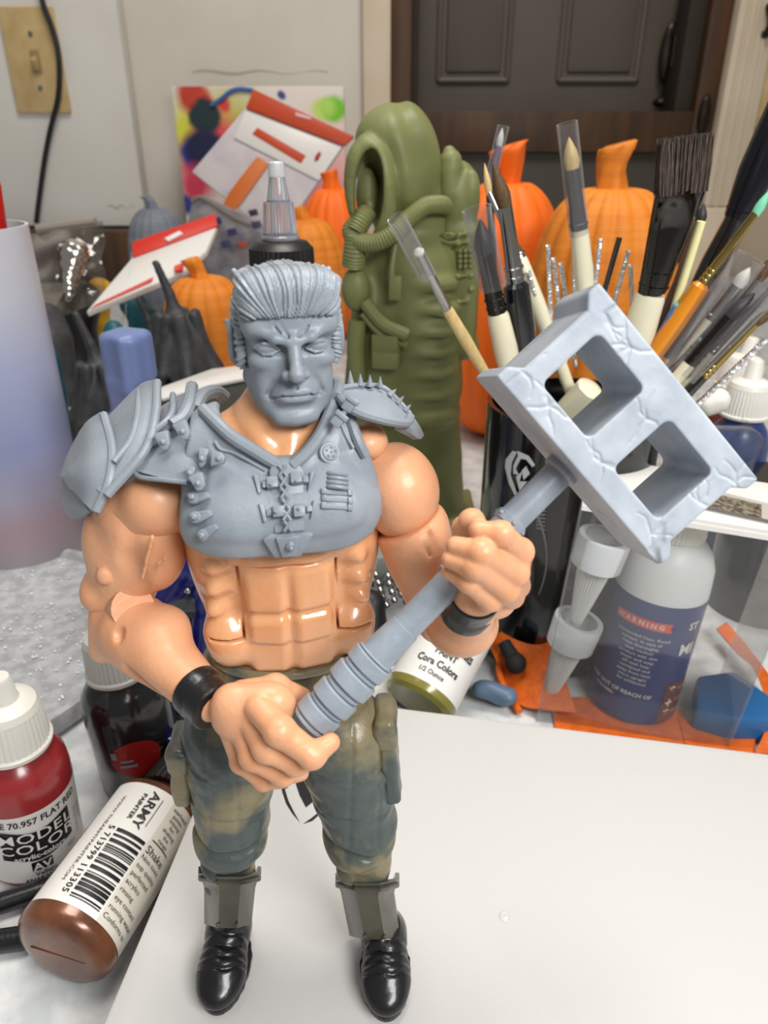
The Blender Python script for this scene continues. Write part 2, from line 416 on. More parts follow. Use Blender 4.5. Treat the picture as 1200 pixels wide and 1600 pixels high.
# ------------------------------------------------------------------ light switches, cable, hook
m_ivory = mat('aged_ivory_plastic', (201, 176, 128), .4, var=(188, 160, 110), vscale=.35)
def switch(name, c, label, w=4.3, hh=7.1, tog=True):
    t = thing(name, c, label, 'light switch'); c = Vector(c)
    B().box(c, (w, .35, hh), bevel=.3).link('cover_plate', m_ivory, t)
    B().box(c + Vector((.3, -.4, 0)), (.62, .3, 1.5), bevel=.08).link('switch_slot', mat('dark_ivory', (150, 128, 90), .5), t)
    B().box(c + Vector((.3, -.8, -.3)), (.42, .6, .8), Matrix.Rotation(.5, 3, 'X'), .12).link('toggle', m_ivory, t)
    for s in (-1, 1): B().cyl(c + Vector((.2, -.3, s * 3.6)), c + Vector((.2, -.5, s * 3.6)), .35, n=10).link('screw', mat('steel', (150, 150, 150), .3, 1), t)
    return t
switch('light_switch', P(55, 96, WY - 4.3), 'aged yellow ivory switch plate with dark smudges on the white wall panel')
switch('light_switch', P(1213, 142, WY - .4), 'yellowed switch plate cut off by the right picture edge beside the door trim', 3.4, 5.4)
tag(B().tube(catmull([P(58, -60, WY - 5.2), P(66, 0, WY - 5.5), P(82, 45, WY - 5.6), P(92, 90, WY - 5.5), P(91, 150, WY - 5.3), P(78, 205, WY - 4.9), P(68, 260, WY - 4.8), P(58, 335, WY - 4.8), P(57, 348, WY - 4.8)], 60), .42, 8).link('hanging_cable', mat('black_cable', (20, 20, 20), .4), base=P(57, 348, WY - 4.8)), 'thin black cord hanging down over the switch plate on the wall', 'cord')
h = P(1193, 28, WY - 1); tag(B().tube(catmull([h + Vector((0, 1, 2)), h + Vector((0, -1.5, 1)), h + Vector((.2, -2.6, -1)), h + Vector((.2, -1.5, -2.4)), h + Vector((0, -.5, -1.8))], 16), .6, 8).ball(h + Vector((0, .3, 1.6)), (.9, .5, 1.4)).link('wall_hook', mat('black_hook', (18, 18, 18), .35), base=h), 'small black hook on the wall at the upper right', 'hook')

# ------------------------------------------------------------------ desk and the white box
m_marble = mat('marble_top', (208, 209, 208), .32, var=(176, 181, 183), vscale=.8, bump=.05, bscale=3)
tag(B().box((0, 60, DZ - 1.5), (100, 76, 1.5), bevel=.3).box((-90, 60, (DZ - 96.5) / 2 - 1.6), (3, 70, (96.5 + DZ) / 2 - 1.5)).box((90, 60, (DZ - 96.5) / 2 - 1.6), (3, 70, (96.5 + DZ) / 2 - 1.5)).link('desk', m_marble, base=(0, 60, -96.5)), 'grey and white marbled desk top carrying all the hobby clutter', 'desk')
tag(B().box((-62, 131.5, 1.6), (44, 1.4, 4.2), bevel=.3).link('back_board', m_brown, base=(-62, 131.5, DZ)), 'dark brown wooden board along the rear of the desk under the white panel', 'board')
m_white = mat('white_plastic', (197, 196, 193), .4, bump=.06, bscale=9, sss=.04)
BX = thing('white_box', (3, 12, DZ), 'large smooth white plastic box lid the figure stands on, with a black emblem', 'box')
A_, B_, C_, D_ = Vector((-5.6, 23.15, 0)), Vector((-7.9, 3, 0)), Vector((11, 1, 0)), Vector((15.6, 19.3, 0))
def rounded(poly, r, n=6):
    out = []
    for i, p in enumerate(poly):
        a, b = poly[i - 1], poly[(i + 1) % len(poly)]; u = (a - p).normalized(); v = (b - p).normalized()
        for k in range(n + 1):
            t = k / n; out.append((1 - t) ** 2 * (p + u * r) + 2 * t * (1 - t) * p + t * t * (p + v * r))
    return out
B().prism([(v.x, v.y, DZ) for v in rounded([A_, B_, C_, D_], 1.1)], (0, 0, -DZ), .18).link('lid', m_white, BX)
q = PZ(790, 1433, 0); B().lathe(q, q + Vector((0, 0, 1)), [(-.05, .17), (.02, .17), (.03, .13), (.015, .1), (.03, .06), (.03, 0)], 24, cap=False).link('mould_mark', m_white, BX)
m_ink = mat('black_ink', (18, 17, 17), .45)
e = Print(on_plane((0, 0, .012), (1, 0, 0), (0, 1, 0)))
for poly in ([(443, 1232), (449, 1232), (449, 1225), (441, 1222)], [(444, 1223), (438, 1223), (441, 1238), (447, 1256), (457, 1272), (469, 1286), (460, 1270), (451, 1252), (446, 1236)],
             [(473, 1288), (488, 1283), (498, 1274), (497, 1270), (486, 1279)], [(460, 1214), (463, 1228), (468, 1243), (478, 1262), (493, 1250), (505, 1250), (505, 1190), (470, 1195)]):
    e.poly([tuple(PZ(x, y, 0))[:2] for x, y in poly])
e.link('emblem', m_ink, BX)
# ------------------------------------------------------------------ the action figure
FIG = thing('action_figure', (-2.05, 12.4, 0), 'muscular jointed action figure with grey resin head and armour on the white box', 'action figure')
m_skin = mat('peach_plastic', (220, 159, 112), .26, var=(226, 167, 121), vscale=.7, bump=.12, bscale=9, coat=.7, sss=.12)
m_arm = mat('pink_plastic', (223, 167, 129), .36, var=(216, 155, 115), vscale=.6, bump=.15, bscale=9, sss=.12)
m_resin = mat('grey_resin', (139, 147, 155), .4, var=(131, 139, 148), vscale=1.5, bump=.1, bscale=12)
m_hair = mat('grey_resin_gloss', (147, 155, 163), .3, bump=.15, bscale=20)
m_black = mat('black_rubber', (22, 22, 23), .32, bump=.15, bscale=8, coat=.2)
m_seam = mat('dark_seam', (70, 38, 20), .7)

# torso: sculpted in its own frame, then turned 10 degrees
TR = rotz(10); TO = Vector((-1.98, 12.75, 0))
def t_xf(V): return V @ np.array(TR.transposed()) + np.array(TO)
def TW(u, w, z): return TR @ Vector((u, w, z)) + TO
def torso_base(c, k=.35):
    c.ell((0, .05, 13.1), (1.72, 1.16, 1.9), k); c.ell((0, .05, 10.9), (1.6, 1.0, 2.2), k)
    for s in (-1, 1):
        c.ell((s * 1.42, .15, 12.6), (.5, .8, 1.5), .4)
        c.ell((s * .8, -.72, 13.5), (.92, .5, .75), .35)
        c.cone((s * .45, .25, 14.9), (s * 1.5, .2, 14.35), .5, .5, .4)
    return c
cl = torso_base(Clay((-2.5, -1.8, 8.9), (2.5, 1.6, 16), .03))
cl.cone((0, .25, 14.2), (.12, .22, 15.35), .74, .66, .35)
for s in (-1, 1):
    cl.ell((s * .34, -.98, 12.78), (.42, .18, .2), .12)
    for z, hz, w in ((12.06, .5, -.93), (11.14, .33, -.93), (10.45, .36, -.84)):
        cl.box((s * .43, w, z), (.39, .17, hz), rotz(s * 9), .16, .18)
    for i in range(4): cl.ell((s * (1.24 + .05 * i), -.62 + .08 * i, 12.6 - .52 * i), (.24, .42, .2), .26, rotz(s * 22) @ Matrix.Rotation(s * .5, 3, 'Y'))
    cl.ell((s * 1.2, -.55, 10.75), (.5, .5, .6), .25)
    cl.cone((s * .12, -1.1, 14.25), (s * 1.25, -.45, 14.6), .14, .12, .2)
    cl.cone((s * .1, -.75, 14.45), (s * .55, .05, 15.3), .12, .12, .18)
    # joint cut of the belly panel
    cl.box((s * .92, -1.0, 11.8), (.021, .3, .82), rd=.008, k=.012, cut=True)
    cl.box((s * 1.25, -.9, 10.98), (.34, .45, .021), rd=.008, k=.012, cut=True)
cl.box((0, -1.25, 12.63), (.93, .22, .02), rd=.008, k=.012, cut=True)
cl.cone((0, -1.24, 12.5), (0, -1.14, 10.2), .07, .06, .1, cut=True)
for z in (11.52, 10.78): cl.chain([(-.85, -1.05, z + .06), (0, -1.26, z - .03), (.85, -1.05, z + .06)], [.035] * 3, .14, cut=True)
sculpt(cl, 'torso', m_skin, FIG, xf=t_xf)

# arms
def trim(c, a, b, d, up=1):
    """Cut the clay off flat above the plane through three points."""
    n = (b - a).cross(d - a).normalized(); n = n if n.z * up > 0 else -n
    X, Y, Z = c.ax[0][:, None, None], c.ax[1][None, :, None], c.ax[2][None, None, :]
    c.D = -sm_min(-c.D, -((X - a.x) * n.x + (Y - a.y) * n.y + (Z - a.z) * n.z).astype(np.float32), .08)
def clay_between(pts, pad, h):
    a = np.array([list(p) for p in pts]); return Clay(a.min(0) - pad, a.max(0) + pad, h)
# figure's right arm (image left)
a0, a1 = P(288, 770, 13.0), P(212, 800, 12.8)
cl = clay_between([a0, a1], 1.3, .045).cone(a0, a1, .8, .8, .2).ell(P(240, 790, 12.25), (.6, .5, .6), .3)
sculpt(cl, 'shoulder_cap', m_arm, FIG)
b0, b1 = P(222, 815, 12.7), P(192, 925, 12.6)
cl = clay_between([b0, b1], 1.3, .045).cone(b0, b1, .86, .62, .2)
cl.ell(P(252, 868, 12.35), (.46, .5, .72), .35, Matrix.Rotation(.25, 3, 'Y')).ell(P(168, 855, 12.7), (.42, .55, .8), .35, Matrix.Rotation(-.1, 3, 'Y'))
cl.ell(P(150, 925, 12.5), (.3, .4, .4), .25).chain([P(205, 830, 11.75), P(200, 880, 11.75), P(222, 930, 11.8)], [.12, .14, .1], .22, cut=True)
cl.chain([P(238, 840, 11.55), P(222, 905, 11.65)], [.06, .04], .12).chain([P(262, 845, 11.65), P(258, 875, 11.6), P(248, 880, 11.6), P(238, 920, 11.7)], [.025] * 4, .06)
cl.ell(P(163, 901, 11.96), (.16, .1, .19), .02)
trim(cl, P(176, 742, 12.7), P(294, 832, 12.5), P(236, 806, 11.6))
sculpt(cl, 'upper_arm', m_arm, FIG)
f0, f1 = P(212, 985, 12.1), P(322, 1092, 10.35)
ax = (f1 - f0).normalized()
cl = clay_between([f0, f1], 1.2, .045).cone(f0, f1, .74, .42, .2).ell(f0 + ax * .35 + Vector((-.1, .1, -.1)), (.62, .95, .62), .3, frame(ax, (0, 0, 1)) @ Matrix.Rotation(math.pi / 2, 3, 'X'))
cl.ell(P(255, 985, 11.7), (.5, .6, .4), .3).cone(P(160, 960, 12.3), P(160, 1015, 12.0), .26, .26, .3)
cl.chain([P(200, 1045, 11.1), P(250, 1080, 10.7), P(300, 1105, 10.3)], [.05, .07, .05], .16, cut=True)
cl.chain([P(250, 1040, 10.95), P(290, 1078, 10.45)], [.05, .06], .14)
cl.chain([P(215, 1010, 11.4), P(270, 1070, 10.7), P(318, 1112, 10.2)], [.03, .05, .07], .12)
cl.ell(P(184, 990, 11.37), (.13, .16, .2), .03, cut=True)
sculpt(cl, 'forearm', m_arm, FIG)
# elbow hinge and pin between them
B().cyl(P(176, 945, 12.9), P(208, 950, 11.9), .42).ball(P(184, 991, 11.62), (.1, .1, .15)).link('elbow_pin', m_arm, FIG)

# hand holding the handle's lower end
def hand(chains, palm, m, name):
    pts = [p for c, r in chains for p in c] + [p for p, _, _ in palm]
    cl = clay_between(pts, .8, .03)
    for p, r, R in palm: cl.ell(p, r, .25, R)
    for c, r in chains:
        t = Clay(cl.lo, cl.lo + (cl.n - 1) * cl.h, cl.h); t.chain(c, r, .05)
        for q, rr in zip(c[1:-1], r[1:-1]): t.ell(q, (rr * 1.1,) * 3, .06)
        cl.D = sm_min(cl.D, t.D[:cl.n[0], :cl.n[1], :cl.n[2]], .035)
    return sculpt(cl, name, m, FIG)
hb = P(392, 1118, 9.95)
hand([([P(405, 1105, 9.75), P(437, 1142, 9.3), P(488, 1180, 9.2), P(516, 1160, 9.42)], [.26, .255, .22, .17]),
      ([P(392, 1125, 9.8), P(418, 1168, 9.4), P(462, 1192, 9.4), P(492, 1188, 9.8)], [.24, .25, .21, .16]),
      ([P(375, 1130, 9.9), P(396, 1182, 9.55), P(442, 1210, 9.55), P(470, 1208, 9.95)], [.23, .235, .2, .15]),
      ([P(360, 1140, 10.0), P(378, 1190, 9.8), P(412, 1220, 9.75), P(438, 1222, 10.1)], [.21, .2, .17, .13]),
      ([P(380, 1090, 10.2), P(430, 1078, 10.3), P(470, 1090, 10.55)], [.32, .27, .2])],
     [(hb, (.62, .34, .62), None), (P(362, 1110, 10.0), (.36, .34, .52), None), (P(425, 1100, 9.95), (.42, .34, .4), None)], m_arm, 'hand')
def band(a, b, r, r2, name='wristband'):
    L = (Vector(b) - Vector(a)).length
    bb = B().lathe(a, b, [(0, r * .92), (.03, r), (L * .35, r * 1.0), (L * .42, r * .95), (L * .5, r2), (L - .03, r2), (L, r2 * .92)], 40)
    return bb.link(name, m_black, FIG)
band(f0 + (f1 - f0) * .86, f0 + (f1 - f0) * 1.12, .5, .47)

# figure's left arm (image right)
d0 = P(624, 768, 13.0)
cl = clay_between([d0], 1.7, .045).ell(d0, (.72, .9, .97), .2, Matrix.Rotation(-.12, 3, 'Y')).cone(P(575, 745, 13.1), d0, .6, .7, .3)
cl.chain([P(632, 690, 12.8), P(655, 735, 12.2), P(660, 790, 12.15)], [.05, .06, .04], .12, cut=True)
sculpt(cl, 'shoulder_cap', m_arm, FIG)
B().ball(P(572, 690, 13.0), (.42, .5, .36)).link('shoulder_joint', m_arm, FIG)
e0, e1 = P(645, 828, 12.85), P(690, 965, 12.35)
cl = clay_between([e0, e1], 1.2, .045).cone(e0, e1, .74, .55, .2).ell(P(655, 865, 12.5), (.55, .6, .7), .3)
cl.chain([P(655, 815, 12.0), P(675, 885, 12.0)], [.03, .03], .06, cut=True)
cl.chain([P(668, 810, 12.15), P(690, 870, 12.15)], [.04, .04], .1)
cl.ell(P(631, 892, 12.06), (.09, .1, .14), .02)
trim(cl, P(580, 838, 12.9), P(694, 788, 12.9), P(640, 842, 12.0))
sculpt(cl, 'upper_arm', m_arm, FIG)
g0, g1 = P(722, 972, 11.9), P(742, 930, 10.9)
cl = clay_between([g0, g1], 1.2, .045).cone(g0, g1, .66, .44, .2).ell(P(722, 978, 11.8), (.66, .55, .5), .2).cone(e1, g0, .5, .5, .3)
cl.ell(P(722, 952, 11.1), (.1, .1, .2), .3)
sculpt(cl, 'forearm', m_arm, FIG)
band(P(728, 955, 11.3), P(744, 928, 10.85), .5, .47)
hand([([P(806, 900, 11.2), P(812, 862, 10.6), P(782, 834, 10.25), P(747, 828, 10.3)], [.24, .22, .195, .155]),
      ([P(808, 915, 11.1), P(804, 894, 10.45), P(752, 864, 10.05), P(712, 853, 10.25)], [.24, .23, .21, .16]),
      ([P(800, 932, 11.1), P(790, 920, 10.4), P(742, 886, 10.0), P(704, 874, 10.2)], [.23, .225, .2, .155]),
      ([P(770, 940, 10.95), P(765, 936, 10.4), P(732, 908, 10.1), P(702, 893, 10.3)], [.21, .2, .18, .14]),
      ([P(752, 925, 11.4), P(716, 880, 11.5), P(726, 825, 11.2), P(737, 815, 10.85), P(748, 822, 10.6)], [.26, .22, .2, .2, .16])],
     [(P(786, 915, 11.3), (.32, .38, .6), None), (P(760, 938, 11.2), (.4, .36, .36), None)], m_arm, 'hand')

# trousers
m_camo = mat('camouflage_cloth', (128, 118, 90), .38, var=(70, 80, 78), vscale=.42, sharp=.04, bump=.4, bscale=5, coat=.15)
cl = Clay((-5.6, 10.9, 1.2), (1.3, 14.4, 10.6), .045)
for (h, k, a) in ((P(362, 1150, 12.8), P(362, 1290, 12.55), P(357, 1385, 12.7)), (P(533, 1150, 12.8), P(563, 1290, 12.55), P(573, 1388, 12.7))):
    cl.cone(h, k, 1.15, .84, .3).cone(k, a, .84, .5, .25)
    cl.ell(k + Vector((0, -.12, -.25)), (.8, .8, .65), .2)
    cl.ell(a + Vector((0, 0, .5)), (.58, .6, .3), .15)
cl.ell((-2.1, 12.75, 9.0), (1.75, 1.08, 1.3), .3)
cl.cone((-3.0, 12.75, 9.3), (-1.2, 12.75, 9.3), 1.0, 1.0, .3)
cl.ell((-2.05, 12.75, 10.75), (1.62, 1.06, .62), .05, cut=True)
def wrinkle(X, Y, Z):
    ph = Z * 5.2 + 1.6 * np.sin(X * 2.3 + Z * .9) + .9 * np.sin(Y * 3.1 + Z * 2)
    k = np.exp(-((Z - 3.3) / 1.5) ** 2) + .35 * np.exp(-((Z - 7.6) / 1.5) ** 2)
    g = .0
    for z0, w, a, x0 in ((4.75, .1, .1, 0), (3.95, .09, .08, -4), (3.0, .08, .07, 0), (7.0, .05, .045, 0), (5.75, .05, .04, 0)): g = g + a * np.exp(-((Z - z0 - .12 * np.sin(1.9 * X + z0 * 5) - .07 * np.sin(4.1 * Y + X)) / w) ** 2)
    for x0 in (-3.95, -3.3, -.75, -.1): g = g + .035 * np.exp(-((X - x0 - .06 * np.sin(Z)) / .05) ** 2) * (Y < 12.4) * (Z > 4.9)
    return g + .075 * k * np.sin(ph) + .018 * np.sin(X * 7 + Z * 3) * np.sin(Z * 9 - Y * 4)
cl.warp(wrinkle)
sculpt(cl, 'trousers', m_camo, FIG)
B().tube([TW(1.62 * math.cos(q), 1.06 * math.sin(q), 10.05) for q in np.linspace(0, 2 * math.pi, 40)[:-1]], .1, 8, closed=True).link('waistband', m_camo, FIG)
for x0, y0, x1, y1, y, s in ((283, 1150, 292, 1238, 12.7, -1), (600, 1105, 614, 1230, 12.7, 1)):
    cl = Clay(np.array(P((x0 + x1) / 2, (y0 + y1) / 2, y)) - 1.6, np.array(P((x0 + x1) / 2, (y0 + y1) / 2, y)) + 1.6, .045)
    a, b = P(x0, y0, y), P(x1, y1, y); Rm = frame(a - b, (0, 1, 0))
    cl.box((a + b) / 2, (.2, .55, (a - b).length / 2), Rm, .12, .05).box((a + b) / 2 + (a - b) * .3, (.26, .6, .3), Rm, .1, .1)
    cl.warp(lambda X, Y, Z: .03 * np.sin(Z * 5 + 2 * np.sin(Y * 3)) * np.sin(Y * 4 + X * 2))
    sculpt(cl, 'cargo_pocket', m_camo, FIG)

# shin guards and boots
m_guard = mat('olive_gloss_plastic', (72, 70, 56), .3, var=(56, 54, 43), vscale=1.2, coat=.3, bump=.1, bscale=6)
def shin(x0t, x1t, yt, x0b, x1b, yb):
    g = B(); rows = []
    for (xa, xb, y, yy) in ((x0t - 4, x1t + 4, yt - 8, 12.2), (x0t, x1t, yt, 12.2), (x0t + 5, x1t - 5, yt + 14, 12.15), (x0b, x1b, yb, 12.05)):
        rows.append([P(xa, y - 14, yy + .75), P(xa, y - 4, yy + .2), P(xa * .7 + xb * .3, y + 2, yy - .28), P(xa * .3 + xb * .7, y + 2, yy - .28), P(xb, y - 4, yy + .2), P(xb, y - 14, yy + .75)])
    # facetted plate: no smoothing across the long ridges
    G = np.array([[list(p) for p in r] for r in rows]); nr, nc = G.shape[:2]
    cen = G.mean(axis=1, keepdims=True); IN = G + (cen + np.array([0, .3, 0]) - G) * .12
    Vv = np.concatenate([G.reshape(-1, 3), IN.reshape(-1, 3)]); F = []; N = nr * nc
    for i in range(nr - 1):
        for j in range(nc - 1):
            q = (i * nc + j, i * nc + j + 1, (i + 1) * nc + j + 1, (i + 1) * nc + j); F.append(q); F.append(tuple(N + k for k in q[::-1]))
    for j in range(nc - 1):
        F.append((j, N + j, N + j + 1, j + 1)); b = (nr - 1) * nc + j; F.append((b, b + 1, N + b + 1, N + b))
    for i in range(nr - 1):
        a = i * nc; F.append((a, a + nc, N + a + nc, N + a)); a = i * nc + nc - 1; F.append((a, N + a, N + a + nc, a + nc))
    me = raw(Vv, F); o = link('shin_guard', me, m_guard, FIG, smooth='edge')
    bt = B().tube([G[1][j] + np.array([0, -.02, .0]) for j in range(nc)], .07, 8); bt.link('strap', m_guard, o)
    r = B()
    for j in (2, 3):
        p = Vector(G[3][j]); r.ball(p + Vector((0, -.02, .16)), .055, n=10)
    r.link('rivet', m_guard, o)
shin(314, 404, 1376, 319, 393, 1448); shin(528, 620, 1386, 546, 625, 1466)
def boot(an, toe, lean):
    an, toe = Vector(an), Vector(toe); d = (toe - an); d.z = 0; L = d.length; d.normalize()
    R = Matrix(((-d.y, -d.x, 0), (d.x, -d.y, 0), (0, 0, 1)))        # local -y runs toward the toe
    cl = Clay((-1.1, -2.6, -.05), (1.1, 1.2, 2.3), .04)
    cl.cone((lean, .1, 1.65), (lean * .4, .0, .9), .44, .54, .15).cone((0, .1, .6), (0, -.85, .5), .6, .58, .25).ell((0, -L + .75, .42), (.62, .85, .42), .25).ell((0, .35, .5), (.5, .45, .55), .2)
    cl.box((0, -.6, -.3), (1.2, 2.4, .42), rd=.01, k=.02, cut=True)
    def crease(X, Y, Z):
        g = 0
        for y0, cv, w, d in ((-.42, .3, .05, .05), (-.68, .35, .045, .045), (-.92, .3, .04, .04), (-L + .62, .55, .035, .05)): g = g + d * np.exp(-((Y - y0 - cv * X * X + .03 * np.sin(9 * X)) / w) ** 2) * np.clip((Z - .3) * 4, 0, 1)
        g = g + .05 * np.exp(-((Z - 1.28 - .15 * Y) / .045) ** 2) - .05 * np.exp(-((Y + .2) / .3) ** 2) * np.clip(.24 - np.abs(X), 0, .1) * 10 * (Z > 1.0) * (Z < 1.28)
        return g + 0 * X
    cl.warp(crease)
    xf = lambda V: V @ np.array(R.transposed()) + np.array((an.x, an.y, 0))
    o = sculpt(cl, 'boot', m_boot, FIG, xf=xf)
    # lugged sole
    out = [(.6 * math.cos(q) * (1 if math.sin(q) > 0 else 1.06), (-L / 2 + .25) - (L / 2 + .27) * math.sin(q)) for q in np.linspace(0, 2 * math.pi, 44)[:-1]]
    out = [(x * (1 + .05 * (i % 2)) * 1.05, y) for i, (x, y) in enumerate(out)]
    b = B().prism([R @ Vector((x, y, 0)) + Vector((an.x, an.y, 0)) for x, y in out], (0, 0, .17), .02)
    b.link('sole', m_boot, o)
m_boot = mat('black_boot_plastic', (24, 24, 26), .3, bump=.2, bscale=5, coat=.25)
boot((-4.2, 12.55, 0), (-4.22, 10.75, 0), .12); boot((0.02, 12.4, 0), (.07, 10.6, 0), -.2)
# head: sculpted facing local -y with the eyes at z = 0
HR = rotz(14); HO = Vector((-1.72, 12.95, 16.6))
def h_xf(V): return V @ np.array(HR.transposed()) + np.array(HO)
cl = Clay((-1.2, -1.5, -1.75), (1.2, 1.3, 1.35), .0155)
cl.ell((0, .08, .2), (.83, .98, .86), .2).ell((0, -.1, -.35), (.76, .82, .95), .2)
cl.box((0, -.42, -.45), (.5, .36, .8), rd=.25, k=.2)
for s in (-1, 1):
    cl.cone((s * .6, .05, -.72), (s * .27, -.72, -1.24), .2, .15, .2)
    cl.ell((s * .5, -.68, -.24), (.24, .2, .15), .2)
    cl.ell((s * .48, -.45, -.75), (.22, .35, .4), .2)
    cl.cone((s * .13, -.9, .16), (s * .6, -.74, .33), .1, .12, .12)
    cl.ell((s * .63, -.55, .42), (.2, .3, .3), .2)
cl.ell((0, -.74, .48), (.55, .2, .3), .2)
cl.ell((0, -.78, -1.25), (.3, .17, .17), .12)
for s in (-1, 1):
    cl.ell((s * .41, -1.03, .0), (.25, .25, .14), .07, Matrix.Rotation(-s * .18, 3, 'Y'), cut=True)
    cl.ell((s * .2, -.98, -.02), (.1, .16, .13), .08, cut=True)
    cl.ell((s * .41, -.79, -.005), (.19, .13, .11), .015)
    L = [(s * .22, -.88, -.02), (s * .33, -.925, .065), (s * .48, -.895, .09), (s * .62, -.79, .03)]
    cl.chain(L, [.018, .028, .03, .02], .012)
    L = [(s * .22, -.88, -.035), (s * .36, -.905, -.1), (s * .5, -.87, -.095), (s * .62, -.79, .01)]
    cl.chain(L, [.016, .024, .024, .018], .012)
    cl.chain([(s * .11, -1.0, .12), (s * .3, -.96, .17), (s * .62, -.8, .33)], [.06, .07, .06], .07)
cl.chain([(0, -.96, .14), (0, -1.05, -.1), (0, -1.2, -.38)], [.085, .085, .12], .12)
cl.ell((0, -1.2, -.4), (.115, .1, .1), .08)
for s in (-1, 1):
    cl.ell((s * .155, -1.05, -.42), (.095, .125, .085), .07)
    cl.ell((s * .08, -1.14, -.53), (.045, .06, .03), .03, cut=True)
    cl.chain([(s * .27, -.97, -.4), (s * .36, -.9, -.6), (s * .46, -.8, -.8)], [.03, .045, .03], .1, cut=True)
    cl.chain([(s * .07, -1.0, .16), (s * .2, -.97, .42)], [.022, .014], .05, cut=True)
    cl.chain([(s * .17, -.96, .2), (s * .29, -.9, .38)], [.014, .01], .05, cut=True)
    cl.chain([(0, -1.0, -.73), (s * .2, -.95, -.745), (s * .38, -.82, -.83)], [.04, .036, .02], .05)
cl.ell((0, -.84, -.8), (.36, .19, .26), .12).ell((0, -.955, -.875), (.24, .08, .06), .06)
cl.chain([(-.43, -.8, -.87), (-.22, -.985, -.79), (0, -1.035, -.795), (.22, -.985, -.79), (.43, -.8, -.87)], [.03, .022, .02, .022, .03], .025, cut=True)
cl.ell((0, -1.0, -1.02), (.28, .1, .06), .1, cut=True)
cl.cone((0, -1.0, -.6), (0, -1.0, -.68), .03, .03, .05, cut=True)
sculpt(cl, 'head', m_resin, FIG, xf=h_xf)
for s in (-1, 1):
    cl = Clay((s * .9 - .45, -.35, -.7), (s * .9 + .45, .65, .5), .02)
    Re = rotz(s * 22)
    cl.ell((s * .9, .1, -.08), (.12, .25, .4), .05, Re)
    cl.ell((s * 1.03, .08, -.04), (.09, .15, .25), .06, Re, cut=True).ell((s * .9, .05, -.36), (.08, .12, .12), .06)
    cl.chain([(s * .95, .28, .15), (s * .99, .16, .25), (s * .96, -.06, .1)], [.045] * 3, .05)
    sculpt(cl, 'ear', m_resin, FIG, xf=h_xf)
# hair: combed-back strands along rays from the temple line
cl = Clay((-1.2, -1.4, -.75), (1.2, 1.4, 1.75), .0175)
cl.ell((0, .14, .36), (.92, 1.08, .86), .1)
cl.box((0, -.4, .78), (.84, .62, .4), rd=.3, k=.15)
cl.ell((.0, -.62, .92), (.7, .36, .3), .2)
for s in (-1, 1): cl.box((s * .8, -.24, .06), (.09, .15, .52), rotz(s * 14), .07, .1)
face = Clay(cl.lo, cl.lo + (cl.n - 1) * cl.h, cl.h)
face.box((0, -1.0, -.36), (.79, .72, .86), rd=.2, k=0).box((0, -.9, .1), (.66, .4, .36), rd=.1, k=.1).box((0, .2, -.95), (1.3, 1.6, .42), rd=.1, k=.05)
face.ell((0, .1, -.3), (.78, .95, .9), .1)
for s in (-1, 1): face.ell((s * 1.0, .14, -.08), (.26, .3, .42), .05)
q = face.D[:cl.n[0], :cl.n[1], :cl.n[2]]; cl.D = -sm_min(-cl.D, q, .04)
def strands(X, Y, Z):
    th = np.arctan2(X + .02 * np.sin(Z * 6 + X * 9), Z - .05 + 0 * Y)
    back = np.clip((Y + .2) * 2, 0, 1)
    a = 30 * th + 2.2 * np.sin(2.6 * th + 1) + .9 * np.sin(Z * 5 + X * 3) + 1.2 * (Y + .5)
    return (.034 * (np.abs(np.sin(a)) - .5) + .012 * np.sin(2.7 * a + 1.3) + .008 * np.sin(5.3 * a)) * -1.0
cl.warp(strands)
rnd = random.Random(4)
for i in range(60):
    x = rnd.uniform(-.72, .78); y = rnd.uniform(-.45, .5); z = 1.1 - .16 * (x * x) + rnd.uniform(-.06, .03) - .1 * max(0, y)
    cl.chain([(x, y, z - .05), (x + rnd.uniform(-.1, .1), y + rnd.uniform(-.1, .15), z + .05), (x + rnd.uniform(-.1, .1), y + .15, z)], [.065, .045, .035], .02)
for x in (-.7, .84): cl.ell((x, -.2, 1.02 if x < 0 else .9), (.14, .14, .14), .08)
sculpt(cl, 'hair', m_hair, FIG, smooth=0, xf=h_xf)
# chest plate: an offset of a smoothed chest, trimmed to its outline
def sd_poly(X, Z, pts):
    d = np.full(np.broadcast(X, Z).shape, 1e9, np.float32); sgn = np.ones_like(d); n = len(pts)
    for i in range(n):
        ax_, az = pts[i]; bx, bz = pts[i - 1]; ex, ez = bx - ax_, bz - az; wx, wz = X - ax_, Z - az
        t = np.clip((wx * ex + wz * ez) / (ex * ex + ez * ez + 1e-9), 0, 1)
        d = np.minimum(d, (wx - ex * t) ** 2 + (wz - ez * t) ** 2)
        c1 = Z >= az; c2 = Z < bz; c3 = ex * wz > ez * wx
        flip = (c1 & c2 & c3) | (~c1 & ~c2 & ~c3); sgn = np.where(flip, -sgn, sgn)
    return sgn * np.sqrt(d)
TRi = TR.transposed()
def TL(px, py, Y): return TRi @ (P(px, py, Y) - TO)
def out2(L): return [(TL(*p).x, TL(*p).z) for p in L]
plate_out = out2([(284, 770, 12.2), (283, 812, 12.0), (293, 832, 11.9), (318, 846, 11.7), (370, 857, 11.5), (430, 862, 11.4), (500, 858, 11.5), (545, 847, 11.7), (580, 826, 12.0), (596, 795, 12.2), (598, 765, 12.2), (588, 735, 12.2), (578, 712, 12.3), (566, 690, 12.4), (550, 640, 12.8), (540, 606, 13.0), (523, 608, 12.9), (518, 628, 12.6), (503, 664, 12.2), (478, 702, 11.9), (462, 722, 11.7), (432, 722, 11.7), (400, 700, 11.9), (352, 665, 12.2), (340, 630, 12.8), (325, 612, 13.2), (300, 640, 13.0), (290, 700, 12.6)])
